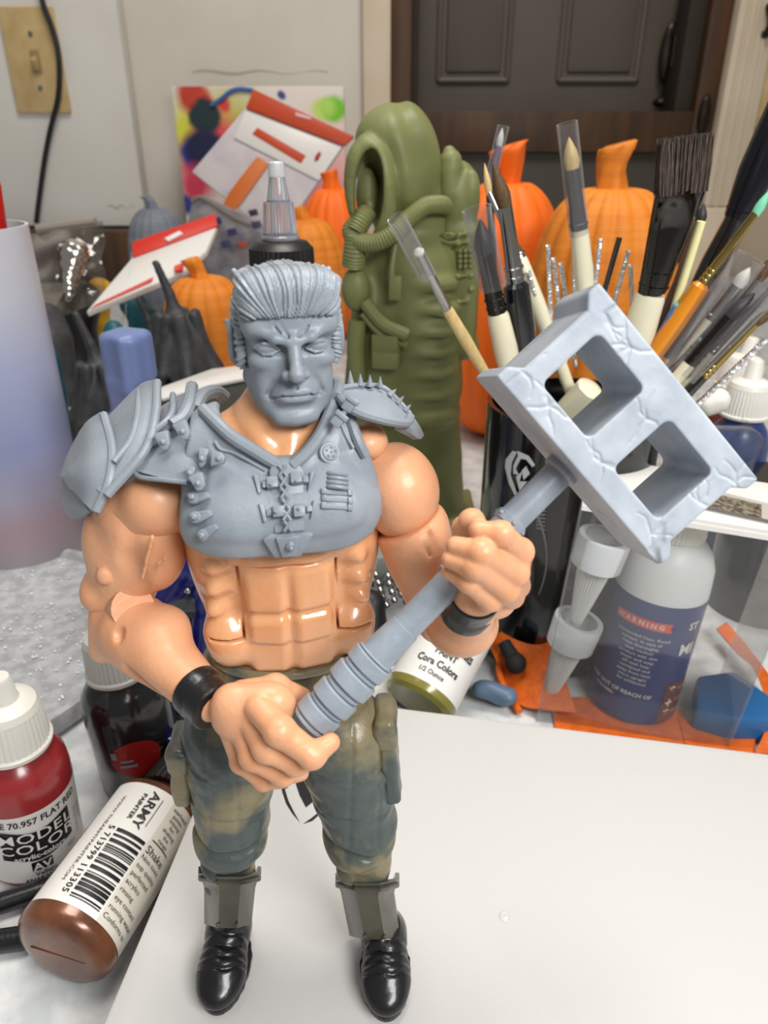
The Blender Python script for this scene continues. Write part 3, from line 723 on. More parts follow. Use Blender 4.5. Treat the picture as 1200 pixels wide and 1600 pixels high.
def chest(off):
    c = Clay((-2.6, -1.9, 12.0), (2.6, .9, 16.4), .035)
    torso_base(c, .5); c.cone((-.8, -.75, 13.45), (.8, -.75, 13.45), .6, .6, .5)
    c.cone((-.5, -.1, 14.75), (-1.5, .1, 14.5), .5, .5, .5); c.cone((.5, -.1, 14.75), (1.5, .1, 14.5), .5, .5, .5)
    return c
cl = chest(0); base_d = cl.D.copy()
X = cl.ax[0][:, None, None]; Y = cl.ax[1][None, :, None]; Z = cl.ax[2][None, None, :]
reg = sd_poly(X[:, 0], Z[0], plate_out)[:, None, :]
thin = .17 + .05 * np.clip(-(reg + .32) * 6, 0, 1)          # raised inner field
cl.D = -sm_min(-(base_d - thin), -reg, .06); cl.D = np.maximum(cl.D, -(base_d - .03)); cl.D = np.maximum(cl.D, Y - .35)
ARM = sculpt(cl, 'chest_armour', m_resin, FIG, xf=t_xf)
# a lookup for points lying on the armour front
def on_chest(px, py, lift=.0):
    best = None; u = (px - 600) / FOC; v = (800 - py) / FOC
    d = Vector((u, _c + v * _s, -_s + v * _c)).normalized(); o = Vector((0, 0, CAMH))
    for t in np.linspace(10, 17, 560):
        q = TRi @ (o + d * t - TO); i, j, k = [int(round((q[a] - cl.lo[a]) / cl.h)) for a in range(3)]
        if 0 <= i < cl.n[0] and 0 <= j < cl.n[1] and 0 <= k < cl.n[2] and base_d[i, j, k] < .2:
            return o + d * (t - lift)
    return o + d * 13.2
def N_(px, py):
    a, b, c_, e = on_chest(px - 6, py), on_chest(px + 6, py), on_chest(px, py - 6), on_chest(px, py + 6)
    n = (b - a).cross(c_ - e); return n.normalized() if n.y < 0 else -n.normalized()
def plate(pxs, th, name, lift=.0, bevel=.02, parent=None):
    n = N_(sum(p[0] for p in pxs) / len(pxs), sum(p[1] for p in pxs) / len(pxs))
    return B().prism([on_chest(*p, lift) - n * .05 for p in pxs], n * (th + .05), bevel).link(name, m_resin, parent or ARM)
# collar roll
B().tube(catmull([on_chest(x, y, .02) for x, y in ((318, 640), (338, 660), (362, 682), (400, 706), (436, 728))], 24), .12, 10).link('collar', m_resin, ARM)
B().tube(catmull([on_chest(x, y, .02) for x, y in ((456, 728), (480, 706), (502, 676), (518, 640), (524, 620))], 24), .12, 10).link('collar', m_resin, ARM)
B().tube(catmull([P(305, 640, 13.1), P(318, 618, 13.5), P(338, 612, 13.8), P(352, 622, 13.9)], 16), .13, 10).link('collar', m_resin, ARM)
B().tube(catmull([P(524, 622, 12.7), P(528, 606, 13.1), P(524, 596, 13.5)], 12), .12, 10).link('collar', m_resin, ARM)
B().tube(catmull([on_chest(x, y, .0) for x, y in ((571, 712), (560, 690), (550, 662), (545, 640))], 16), .1, 8).link('strap', m_resin, ARM)
B().tube(catmull([on_chest(x, y, .0) for x, y in ((532, 655), (538, 675), (552, 700))], 10), .035, 8).link('strap', m_resin, ARM)
B().tube(catmull([on_chest(x, y, .0) for x, y in ((336, 690), (345, 702), (362, 706), (382, 716), (415, 735))], 16), .035, 8).link('strap', m_resin, ARM)
# centre lacing panel
plate([(420, 738), (429, 721), (462, 721), (474, 740), (475, 832), (428, 836)], .11, 'lacing_panel', bevel=.03)
rows = np.linspace(727, 830, 7)
lace = B()
for i in range(6):
    x = 441 + i * 1.6
    lace.tube([on_chest(x - 6, rows[i], .16), on_chest(x + 7, rows[i + 1], .16)], .028, 6); lace.tube([on_chest(x + 6, rows[i], .17), on_chest(x - 5, rows[i + 1], .17)], .028, 6)
lace.link('lacing', m_resin, ARM)
def buckle(px, py, s):
    plate([(px - 9, py - 8), (px + 9, py - 9), (px + 10, py + 8), (px - 8, py + 10)], .2, 'buckle', bevel=.025)
    plate([(px - 13 * s - 4, py - 4), (px - 13 * s + 5, py - 5), (px - 13 * s + 5, py + 5), (px - 13 * s - 4, py + 6)], .12, 'tongue')
    plate([(px - 24 * s - 5, py - 13), (px - 24 * s + 4, py - 14), (px - 24 * s + 8 * s, py + 15), (px - 24 * s - 3 + 6 * s, py + 17)], .09, 'buckle_base')
    B().ball(on_chest(px - 2, py, .24), .03, n=8).link('rivet', m_resin, ARM)
buckle(425, 757, 1); buckle(433, 800, 1); buckle(465, 752, -1); buckle(469, 795, -1)
plate([(413, 838), (424, 832), (484, 829), (491, 832), (472, 865), (432, 867)], .13, 'clasp', bevel=.03)
plate([(434, 833), (472, 830), (466, 861), (444, 863)], .2, 'clasp_plate', bevel=.02)
q = on_chest(454, 851, .22); B().cyl(q, q + N_(454, 851) * .1, .075, n=6).ball(q + N_(454, 851) * .1, .045, n=10).link('bolt', m_resin, ARM)
# medallion, coil and tube pack on the image-right breast
q = on_chest(514, 708, 0); n = N_(514, 708)
B().lathe(q - n * .1, q + n, [(0, .2), (.15, .2), (.17, .18), (.17, .15), (.2, .14), (.21, .1), (.22, 0.01)], 32).link('medallion', m_resin, ARM)
mb = B()
for k in range(5):
    a = 2 * math.pi * k / 5; x = (n.orthogonal().normalized()); y = n.cross(x); mb.ball(q + n * .12 + (x * math.cos(a) + y * math.sin(a)) * .085, .02, n=8)
mb.ball(q + n * .13, .02, n=8); mb.link('stud', m_resin, ARM)
for i in range(4):
    y = 741 + i * 7; B().tube(catmull([on_chest(511, y, -.03), on_chest(515, y - 2, .06), on_chest(528, y - 1, .1), on_chest(540, y + 1, .06), on_chest(543, y + 3, -.03)], 12), .042, 8).link('coil', m_resin, ARM)
for i in range(3):
    y = 769 + i * 11; B().tube([on_chest(503, y, .03), on_chest(549, y + 3, .03)], .05, 8).link('tube', m_resin, ARM)
for x in (505, 545):
    for i in range(3): 
        y = 769 + i * 11 + (x - 503) * .07; plate([(x - 4, y - 5), (x + 4, y - 5), (x + 4, y + 5), (x - 4, y + 5)], .1, 'tube_clip', bevel=.015)
# three hose plugs at the image-left edge
for x, y, r in ((305, 780, -.15), (307, 808, -.3), (318, 835, -.5)):
    c_, s_ = math.cos(r), math.sin(r); f = lambda a, b: (x + a * c_ - b * s_, y + a * s_ + b * c_)
    plate([f(-6, -8), f(4, -9), f(26, -5), f(27, 4), f(4, 9), f(-6, 8)], .12, 'strap_end', bevel=.02)
    q = on_chest(x, y, .08); n = N_(x + 20, y); B().lathe(q, q + n, [(0, .1), (.06, .1), (.07, .08), (.07, .055), (.12, .05), (.14, .03), (.14, .0)], 24, cap=False).link('plug', m_resin, ARM)

# layered shoulder guard (image left)
GL = B().sheet([[P(300, 640, 13.7), P(322, 660, 12.9), P(331, 705, 12.2), P(322, 752, 11.75)],
                [P(283, 640, 13.7), P(290, 672, 12.7), P(293, 712, 12.0), P(293, 754, 11.65)],
                [P(262, 655, 13.6), P(262, 690, 12.6), P(258, 718, 12.05), P(255, 749, 11.75)],
                [P(246, 688, 13.2), P(235, 703, 12.6), P(222, 720, 12.2), P(210, 738, 12.0)]], 26, 22, .09).link('shoulder_guard', m_resin, FIG)
def rim(pts, r, name='rim', parent=None, n=20): return B().tube(catmull([P(*p) for p in pts], n), r, 8).link(name, m_resin, parent or GL)
rim([(298, 625, 13.6), (318, 648, 13.0), (330, 690, 12.2), (328, 730, 11.85), (321, 752, 11.65)], .07)
rim([(210, 738, 11.95), (222, 746, 11.85), (255, 750, 11.65), (293, 754, 11.55)], .045)
rim([(210, 738, 11.95), (224, 718, 12.1), (246, 690, 12.7)], .045)
B().sheet([[P(246, 640, 13.9), P(240, 665, 13.1), P(232, 692, 12.5)], [P(262, 628, 14.0), P(262, 650, 13.2), P(250, 680, 12.6)], [P(296, 610, 13.9), P(286, 640, 13.3), P(268, 668, 12.7)]], 14, 14, .08).link('guard_bridge', m_resin, GL)
rim([(300, 603, 13.7), (296, 630, 13.1), (286, 652, 12.7), (268, 664, 12.5)], .12, 'guard_ridge')
rim([(270, 616, 13.8), (270, 640, 13.0), (262, 656, 12.6), (240, 674, 12.4), (232, 682, 12.4)], .06, 'guard_ridge')
B().sheet([[P(246, 598, 13.9), P(241, 655, 12.9), P(222, 708, 12.2), P(166, 775, 11.75)],
           [P(222, 608, 14.1), P(216, 660, 12.9), P(196, 715, 12.2), P(155, 765, 11.9)],
           [P(168, 662, 14.0), P(172, 690, 13.1), P(172, 718, 12.5), P(150, 752, 12.2)]], 24, 26, .1).link('guard_plate', m_resin, GL)
rim([(246, 597, 13.8), (243, 650, 12.75), (226, 705, 12.05), (168, 774, 11.6)], .08, 'guard_ridge')
rim([(218, 610, 13.95), (214, 655, 12.8), (203, 690, 12.35), (178, 722, 12.0)], .06, 'guard_ridge')
B().sheet([[P(163, 648, 13.6), P(174, 700, 12.5), P(170, 750, 11.95), P(151, 800, 11.7)],
           [P(138, 668, 13.7), P(144, 710, 12.5), P(142, 745, 12.1), P(138, 785, 11.9)],
           [P(112, 715, 13.7), P(118, 730, 12.8), P(118, 742, 12.5), P(128, 770, 12.2)],
           [P(101, 747, 13.5), P(105, 748, 12.9), P(108, 750, 12.7), P(118, 765, 12.4)]], 24, 26, .1).link('guard_plate', m_resin, GL)
rim([(162, 648, 13.5), (175, 700, 12.4), (171, 750, 11.85), (151, 799, 11.6)], .08, 'guard_ridge')
rim([(137, 668, 13.6), (146, 710, 12.4), (146, 740, 12.1), (134, 770, 11.95)], .06, 'guard_ridge')
rim([(101, 748, 13.2), (118, 764, 12.4), (132, 780, 12.0), (151, 800, 11.65)], .05)
B().sheet([[P(104, 750, 13.2), P(124, 768, 12.6), P(146, 798, 12.2)], [P(102, 775, 13.2), P(118, 786, 12.7), P(143, 796, 12.3)], [P(108, 800, 13.1), P(122, 809, 12.8), P(145, 795, 12.5)]], 12, 14, .08).link('guard_inner', m_resin, GL)
def lug(px, py, Y, w, h, a):
    q = P(px, py, Y); R = frame((0, -1, .45), (0, 0, 1)) @ Matrix.Rotation(a, 3, 'Z')
    k = lambda x, y: q + R @ Vector((x, y, 0))
    o = B().prism([k(-w, h), k(w, h), k(w * .8, -h * .5), k(w * .2, -h), k(-w * .5, -h * .9)], R @ Vector((0, 0, .14)), .025).link('lug', m_resin, GL)
    B().ball(q + R @ Vector((0, -.02, .14)), .055, n=10).link('rivet', m_resin, o)
lug(258, 690, 12.1, .13, .17, .25); lug(288, 674, 12.15, .13, .17, .4); lug(312, 754, 11.45, .13, .15, .35); lug(300, 738, 11.6, .09, .09, 0); lug(319, 716, 11.75, .09, .17, -.15); lug(343, 717, 11.6, .14, .12, 1.5)

# spiked shoulder plate (image right)
GR = B().sheet([[P(532, 606, 13.3), P(530, 616, 12.9), P(540, 632, 12.5)],
                [P(565, 603, 13.6), P(566, 625, 13.0), P(566, 645, 12.5)],
                [P(598, 606, 13.7), P(605, 632, 13.1), P(603, 655, 12.6)],
                [P(640, 646, 13.7), P(640, 652, 13.4), P(634, 660, 13.0)]], 24, 16, .1).link('spiked_shoulder_plate', m_resin, FIG)
rim([(540, 634, 12.4), (566, 647, 12.42), (603, 657, 12.5), (634, 661, 12.9), (641, 652, 13.3)], .09, parent=GR)
rim([(532, 606, 13.2), (565, 602, 13.55), (598, 605, 13.65), (622, 626, 13.7), (641, 647, 13.6)], .05, parent=GR)
rim([(532, 606, 13.2), (529, 618, 12.8), (540, 634, 12.4)], .08, parent=GR)
for x, y, tx, ty, r in ((548, 603, 547, 579, .085), (563, 601, 563, 584, .07), (578, 603, 578, 586, .07), (594, 604, 594, 588, .06), (610, 617, 619, 608, .07), (622, 629, 631, 619, .06), (634, 641, 642, 632, .06)):
    a = P(x, y, 13.5); b = P(tx, ty, 13.5); B().lathe(a, b, [(0, r), ((b - a).length * .3, r * .72), ((b - a).length, .008)], 14).link('spike', m_resin, GR)
B().sheet([[P(606, 652, 13.2), P(620, 664, 12.9)], [P(641, 650, 13.6), P(640, 676, 13.1)], [P(655, 664, 13.7), P(652, 684, 13.3)], [P(663, 680, 13.7), P(658, 686, 13.5)]], 16, 8, .1).link('guard_plate', m_resin, GR)
B().sheet([[P(512, 607, 13.4), P(515, 613, 13.1)], [P(528, 599, 13.5), P(530, 610, 13.2)], [P(540, 600, 13.6), P(540, 612, 13.2)]], 8, 6, .12).link('guard_bridge', m_resin, GR)
for x, y, Y, a in ((546, 632, 12.2, .6), (529, 656, 12.05, .7)):
    q = P(x, y, Y); R = frame((0, -1, .4), (0, 0, 1)) @ Matrix.Rotation(-a, 3, 'Z')
    B().box(q, (.1, .13, .07), R, .025).box(q + R @ Vector((0, .09, .03)), (.13, .05, .07), R, .02).link('buckle', m_resin, GR)
B().cyl(P(546, 636, 12.2), P(529, 654, 12.1), .05).link('strap', m_resin, GR)
# ------------------------------------------------------------------ hammer with a concrete block for a head
BC = Vector((3.95, 12.13, 15.2)); BR = Matrix(((.673, .736, .065), (-.179, .248, -.952), (-.717, .63, .298)))
BL, BW, BD = 4.25, 2.16, 1.82
HJ = BC + BR @ Vector((0, -BW / 2, 0)); HE = P(481, 1133, 9.75)
HAM = thing('block_hammer', HE, 'grey pipe handled hammer with a hollow cinder block head, held by the figure', 'hammer')
cl = Clay((-2.4, -1.4, -1.15), (2.4, 1.4, 1.15), .0185)
cl.box((0, 0, 0), (BL / 2, BW / 2, BD / 2), rd=.035, k=0)
for s in (-1, 1):
    # recessed ends between the corner flanges
    def wedge(X, Y, Z, s=s):
        return np.maximum(BL / 2 - .2 - s * X, (np.abs(Y) - .66) + .0 + .9 * (BL / 2 - s * X) * 0 + np.maximum(0, .2 - (s * X - BL / 2 + .2)) * 0 - (s * X - BL / 2 + .2) * .9 * 1.0) + 0 * Z
    cl._put(wedge, (s * BL / 2 - .4, -1.2, -1.2), (s * BL / 2 + .3, 1.2, 1.2), .06, True)
    cl.box((s * .92 - .02, -.02, 0), (.6, .6, 1.4), rd=.13, k=.03, cut=True)
rnd = random.Random(7)
cr = [((-1.9, -.72), 5), ((-1.2, -.75), 7), ((-1.0, .82), 5), ((.05, .3), 4), ((0.1, -.7), 6), ((1.9, .75), 6), ((1.75, .1), 5), ((1.6, -.85), 5), ((-1.7, .85), 4)]
for (x, y), n in cr:
    for k in range(n):
        a = rnd.uniform(0, 6.28); p = [(x, y)]
        for j in range(3):
            a += rnd.uniform(-.7, .7); p.append((p[-1][0] + .16 * math.cos(a), p[-1][1] + .16 * math.sin(a)))
        cl.chain([(u, v, BD / 2 + .004) for u, v in p], [.026, .024, .02, .014], .012, cut=True)
for k in range(7):
    x = rnd.uniform(-1.9, 1.9); z = rnd.uniform(-.7, .7)
    cl.chain([(x, -BW / 2 - .01, z), (x + .12, -BW / 2 - .01, z + rnd.uniform(-.2, .2)), (x + .25, -BW / 2 - .01, z + rnd.uniform(-.3, .3))], [.025, .03, .015], .02, cut=True)
cl.chain([(1.62, -.62, .93), (1.8, -.8, .95), (1.85, -1.0, .93), (2.1, -1.1, .9)], [.05, .07, .09, .06], .05, cut=True)
m_block = mat('grey_resin_block', (180, 187, 196), .42, var=(156, 165, 176), vscale=1.1, bump=.12, bscale=4)
sculpt(cl, 'cinder_block', m_block, HAM, smooth=1, xf=lambda V: V @ np.array(BR.transposed()) + np.array(BC))
L = (HJ - HE).length; ha = (HJ - HE) / L
m_pipe = mat('grey_resin_pipe', (144, 153, 163), .35, var=(134, 143, 153), vscale=2, bump=.15, bscale=6)
B().lathe(HE, HJ, [(0, .0), (0, .27), (L, .27), (L, 0)], 40, cap=False).link('handle', m_pipe, HAM)
def ring(t0, t1, r, name='collar', fl=.03):
    B().lathe(HE, HJ, [(t0, .26), (t0, r - fl), (t0 + fl, r), (t1 - fl, r), (t1, r - fl), (t1, .26)], 40, cap=False).link(name, m_pipe, HAM)
ring(.02, .12, .36, 'tape_wrap'); ring(.13, .42, .40, 'tape_wrap'); ring(.42, .52, .355, 'tape_wrap'); ring(.52, .82, .41, 'tape_wrap'); ring(.82, .94, .36, 'tape_wrap')
ring(.94, 1.26, .42, 'tape_wrap'); ring(1.26, 1.36, .36, 'tape_wrap'); ring(1.36, 1.64, .40, 'tape_wrap'); ring(1.64, 1.70, .36, 'tape_wrap')
B().lathe(HE, HJ, [(1.7, .26), (1.7, .325), (2.4, .29), (2.42, .26)], 40, cap=False).link('sleeve', m_pipe, HAM)
ring(3.55, 3.8, .30); ring(4.9, 5.1, .305); ring(L - .16, L + .05, .33, 'collar', .05)
pm = Matrix(((0, 0, 0),) * 3); hx = ha.orthogonal().normalized(); hy = ha.cross(hx)
for t in (3.6, 5.0):
    for k in range(6):
        q = k * math.pi / 3 + t; B().ball(HE + ha * t + (hx * math.cos(q) + hy * math.sin(q)) * .3, .05, n=8).link('rivet', m_pipe, HAM)
# ------------------------------------------------------------------ paint bottles in front
m_cap = mat('white_cap_plastic', (226, 224, 216), .4, sss=.1); m_label = mat('white_label', (222, 220, 215), .35); m_black_ink = mat('label_ink', (20, 20, 22), .4)
m_film = mat('clear_bottle_film', (240, 240, 240), .1, trans=.9)
def body_prof(h, r, neck=.62): return [(0, r * .86), (.1, r * .97), (.22, r), (h * .74, r), (h * .84, r * .95), (h * .92, r * .8), (h * .97, r * neck), (h * 1.06, r * neck)]
def dropper(t, base, up, h, r, m_body, cap_r, cap_h, tip_h, m_c=None, tip_r=.42):
    base = Vector(base); up = Vector(up).normalized(); top = base + up
    B().lathe(base, top, body_prof(h, r), 48).link('bottle_body', m_body, t)
    c0 = base + up * h
    o = B().lathe(c0, c0 + up, [(0, cap_r * 1.06), (.14, cap_r * 1.08), (.2, cap_r * 1.03)], 60).lathe(c0, c0 + up, [(.2, cap_r * 1.02), (cap_h * .75, cap_r * .93), (cap_h * .8, cap_r * .9)], 80, True, 1, .035).lathe(c0, c0 + up, [(cap_h * .8, cap_r * .9), (cap_h * .93, cap_r * .82), (cap_h, cap_r * .62), (cap_h * 1.04, tip_r * 1.15)], 40).link('cap', m_c or m_cap, t)
    B().lathe(c0, c0 + up, [(cap_h, tip_r * 1.25), (cap_h * 1.08, tip_r), (cap_h + tip_h, tip_r * .85), (cap_h + tip_h + .1, tip_r * .7), (cap_h + tip_h + .1, .0)], 28, cap=False).link('tip', m_c or m_cap, o)
    return up
def label(t, base, up, r, v0, v1, u0, u1, ref, m=None, name='label'):
    f = on_cyl(base, Vector(base) + Vector(up), r + .012, ref); n = 36; V = []; F = []
    for i in range(n + 1):
        u = u0 + (u1 - u0) * i / n; V += [f(u, v0), f(u, v1)]
        if i: F.append((2 * i - 2, 2 * i, 2 * i + 1, 2 * i - 1))
    return link(name, raw(V, F), m or m_label, t)
m_red = mat('red_paint_bottle', (148, 42, 44), .25, coat=.4, sss=.1)
rb = Vector((-12.15, 17.6, DZ)); RT = thing('paint_bottle', rb, 'red paint bottle with ribbed white dropper cap, standing at the left edge', 'paint bottle')
rup = Vector((.06, 0, 1)).normalized(); dropper(RT, rb, rup, 5.0, 1.55, m_red, 1.12, 1.75, .8)
rref = Vector((12.0, -17, 0)); L = label(RT, rb, rup, 1.55, .3, 3.3, -2.6, 2.6, rref)
f1, f2 = on_cyl(rb, rb + rup, 1.595, rref), on_cyl(rb, rb + rup, 1.632, rref)
pr = Print(f1)
n = 24; top = [(-1.15 + 2.3 * i / n, 2.62 + .1 * math.cos(i / n * 6.28)) for i in range(n + 1)]; bot = [(u, v - 1.28) for u, v in top]
pr.add(top + bot, [(i, n + 1 + i, n + 2 + i, i + 1) for i in range(n)])
pr.text('WHITE 70.957 FLAT RED', -.15, 2.98, .36, .008, 0, .9); pr.rect(-.35, .78, .3, 1.2); pr.text('Vallejo', .05, .62, .25, .006).text('ANARANJADO', .1, .38, .22, .006); pr.text('021', 1.05, 1.05, .22)
pr.text('REF 70957 ACRYLIC', 1.45, 1.7, .14, 0, -90); pr.text('ROJO MATE', 1.7, 1.9, .14, 0, -90)
pr.link('print', m_black_ink, L)
pr = Print(f2); pr.text('MODEL', 0, 2.36, .58, .005, 0, 1.2, 1.06).text('COLOR', 0, 1.88, .58, .005, 0, 1.2, 1.06).text('acrylic-colors', 0, 1.5, .3, .006); pr.text('AV', -.03, .98, .44, .012)
pr.link('print', m_label, L)

m_copper = mat('copper_paint', (128, 78, 52), .3, .35, var=(96, 58, 40), vscale=.9, coat=.4)
cn, cf = PZ(90, 1492, -.95), PZ(248, 1262, -.95); cup = (cf - cn).normalized(); cl_ = (cf - cn).length
CT = thing('paint_bottle', (cn.x, cn.y, DZ), 'copper paint bottle lying on its side against the white box, barcode upward', 'paint bottle')
B().lathe(cn, cf, [(0, 0), (.0, 1.05), (.06, 1.3), (.22, 1.48), (.4, 1.53), (cl_ * .93, 1.53), (cl_ * .98, 1.45), (cl_ * 1.04, 1.0), (cl_ * 1.1, .7), (cl_ * 1.16, .7)], 56, cap=False).link('bottle_body', m_copper, CT)
B().cyl(cn - cup * .01 + Vector((-.75, 0, .25)).normalized() * 0, cn - cup * .012, .01, n=4).tube([cn + cup * .0 + cup.cross(Vector((0, 0, 1))) * .9, cn - cup * .015 - cup.cross(Vector((0, 0, 1))) * .9], .016, 6).link('mould_line', m_copper, CT)
cc = cf + cup * .45; B().lathe(cc, cc + cup, [(0, 1.05), (1.5, .95), (1.6, .8)], 60, True, 1, .04).lathe(cc + cup * 1.5, cc + cup * 3, [(0, .5), (.9, .35)], 24).link('cap', mat('black_cap', (24, 24, 25), .4), CT)
cref = Vector((0, 0, CAMH)) - (cn + cf) / 2
L = label(CT, cn, cup, 1.53, cl_ * .11, cl_ * .93, -2.0, .34, cref)
L2 = label(CT, cn, cup, 1.535, cl_ * .11, cl_ * .93, .34, 2.0, cref, mat('pearly_label', (206, 200, 188), .3), 'label')
pr = Print(on_cyl(cn, cf, 1.572, cref)); rnd = random.Random(3); v = cl_ * .15
while v < cl_ * .6:
    w = rnd.choice([.03, .03, .05, .08, .12]); pr.rect(-.72, v, .28, v + w); v += w + rnd.choice([.03, .04, .06, .09])
pr.text('5 713799 113305', -.93, cl_ * .38, .3, .004, -90, 1.0, 1.12); pr.text('ARMY', -.3, cl_ * .765, .42, .008, -90, 1.25); pr.text('PAINTER', -.62, cl_ * .765, .2, .004, -90, 1.3)
pr.text('WWW.THEARMYPAINTER.COM', -1.25, cl_ * .52, .17, 0, -90, 1.3); pr.rect(-.02, cl_ * .67, -.0, cl_ * .87)
pr.link('print', m_black_ink, L)
pr = Print(on_cyl(cn, cf, 1.574, cref))
for i, (t_, sz) in enumerate((('Shake', .36), ('Non toxic', .22), ('top quality', .22), ('perfected', .22), ('acrylics', .22), ('rinsing', .22), ('eye contact', .22), ('running water', .22), ('Conforms to', .22))):
    Vg, Fg = glyphs(t_, sz); x0 = min(x for x, _ in Vg); pr.add([(.42 + (x - x0), cl_ * (.575 - .052 * i) + y) for x, y in Vg], Fg)
for i in range(7):
    u1 = .5 + rnd.uniform(.35, .8); v = cl_ * (.87 - .035 * i); pr.text(('warhead', 'paints', 'mixing', 'for', 'shaking', 'the', 'range')[i], .8, v, .2)
pr.rect(.42, cl_ * .632, 1.2, cl_ * .638)
pr.link('print', m_black_ink, L2)

m_dk = mat('black_paint_bottle', (20, 20, 21), .2, coat=.5)
db = Vector((-9.3, 20.9, DZ)); DT = thing('paint_bottle', db, 'black paint bottle with milky ribbed cap behind the copper bottle', 'paint bottle')
dup = Vector((-.04, 0, 1)).normalized(); dropper(DT, db, dup, 5.2, 1.55, m_dk, 1.05, 1.75, .7, mat('milky_cap', (196, 196, 192), .35, sss=.2))
dref = Vector((6, -20, 0)); L = Print(on_cyl(db, db + dup, 1.575, dref)).add([(.1 + s_ * .9 * math.sin(k * math.pi / 20) * j / 6, 2.35 - .8 * math.cos(k * math.pi / 20)) for k in range(21) for s_, j in [(-1, 6), (-1, 4), (-1, 2), (1, 0), (1, 2), (1, 4), (1, 6)]], [(7 * k + j, 7 * k + j + 1, 7 * k + j + 8, 7 * k + j + 7) for k in range(20) for j in range(6)]).link('red_spot', mat('red_label', (150, 26, 24), .35), DT)
pr = Print(on_cyl(db, db + dup, 1.6, dref)); pr.rect(-.75, 2.45, -.55, 2.75).rect(-.45, 2.3, .0, 2.4).rect(-.5, 2.05, .1, 2.18); pr.link('print', mat('grey_print', (120, 130, 140), .4), L)

# black tool handles at the left edge
a, b = PZ(-60, 1432, -2.1), PZ(84, 1384, -2.1); tag(B().tube([a, b], .33, 12).link('black_rod', m_black, base=(a + b) / 2 + Vector((0, 0, -.35))), 'black rod handle lying beside the foot of the red bottle', 'tool')
a, b = PZ(-60, 1480, -2.1), PZ(34, 1466, -2.1); tag(B().tube([a, b], .36, 12).ball(b, .36).link('black_rod', m_black, base=(a + b) / 2 + Vector((0, 0, -.38))), 'short black rod poking in nearest the lower left corner', 'tool')

# frosted glitter disc and the tall milky tube at the left
m_frost = mat('frosted_glitter', (186, 189, 190), .35, var=(160, 163, 165), vscale=1.5, bump=.5, bscale=7, sss=.2)
GC = Vector((-20.6, 28.2, DZ)); GD = thing('glitter_plate', GC, 'round frosted grey plate full of sparkling glitter at the left', 'plate')
B().lathe(GC, GC + Vector((0, 0, 1)), [(0, 8.6), (.25, 8.9), (.9, 8.95), (1.1, 8.9), (1.1, 8.6), (.8, 8.3), (.7, 0)], 72, cap=False).link('plate', m_frost, GD)
rnd = random.Random(11); gl = B()
for i in range(260):
    q = rnd.uniform(-1.2, 1.5); rr = 8.2 * math.sqrt(rnd.uniform(.05, 1)); p = GC + Vector((rr * math.cos(q), rr * math.sin(q), .82)); s = rnd.uniform(.03, .09)
    gl.prism([p + Vector((math.cos(k * 2.1 + q) * s, math.sin(k * 2.1 + q) * s, rnd.uniform(0, .05))) for k in range(3)], (0, 0, .015))
tag(gl.link('glitter', mat('silver_glitter', (250, 250, 250), .2), GD, smooth=False), kind='stuff')
m_milk = bpy.data.materials.new('milky_tube'); m_milk.use_nodes = True; nt = m_milk.node_tree; bs = nt.nodes['Principled BSDF']; tc = nt.nodes.new('ShaderNodeTexCoord'); sp = nt.nodes.new('ShaderNodeSeparateXYZ'); cr_ = nt.nodes.new('ShaderNodeValToRGB'); mp = nt.nodes.new('ShaderNodeMapRange'); mp.inputs['From Max'].default_value = 19
nt.links.new(tc.outputs['Object'], sp.inputs[0]); nt.links.new(sp.outputs['Z'], mp.inputs['Value']); nt.links.new(mp.outputs[0], cr_.inputs[0]); nt.links.new(cr_.outputs[0], bs.inputs['Base Color'])
cr_.color_ramp.elements[0].position = .0; cr_.color_ramp.elements[0].color = lin((168, 164, 168)); cr_.color_ramp.elements[1].position = 1; cr_.color_ramp.elements[1].color = lin((208, 208, 212))
for p_, c_ in ((.16, (178, 150, 158)), (.26, (172, 166, 186)), (.4, (150, 158, 196)), (.62, (176, 182, 212)), (.8, (204, 206, 216))): el = cr_.color_ramp.elements.new(p_); el.color = lin(c_)
bs.inputs['Roughness'].default_value = .38; bs.inputs['Subsurface Weight'].default_value = .15; bs.inputs['Subsurface Scale'].default_value = .5
tb = Vector((-21.3, 38.5, DZ)); TT = thing('milky_tube', tb, 'tall milky translucent plastic tube with bluish and pink tint at the left edge', 'tube')
B().lathe(tb, tb + Vector((0, 0, 1)), [(0, 3.4), (.1, 3.55), (18.3, 3.55), (18.3, 3.4), (.5, 3.35), (.5, 0)], 56, cap=False).link('tube_wall', m_milk, TT)
tag(B().lathe(P(-14, 420, 39.5), P(-14, 270, 39.5), [(0, .8), (2, .75), (4.1, .45), (4.6, .3)], 24).link('red_nozzle', mat('red_plastic', (196, 24, 20), .35), base=P(-14, 420, 39.5)), 'red pointed stick rising from the milky tube at the left edge', 'stick')
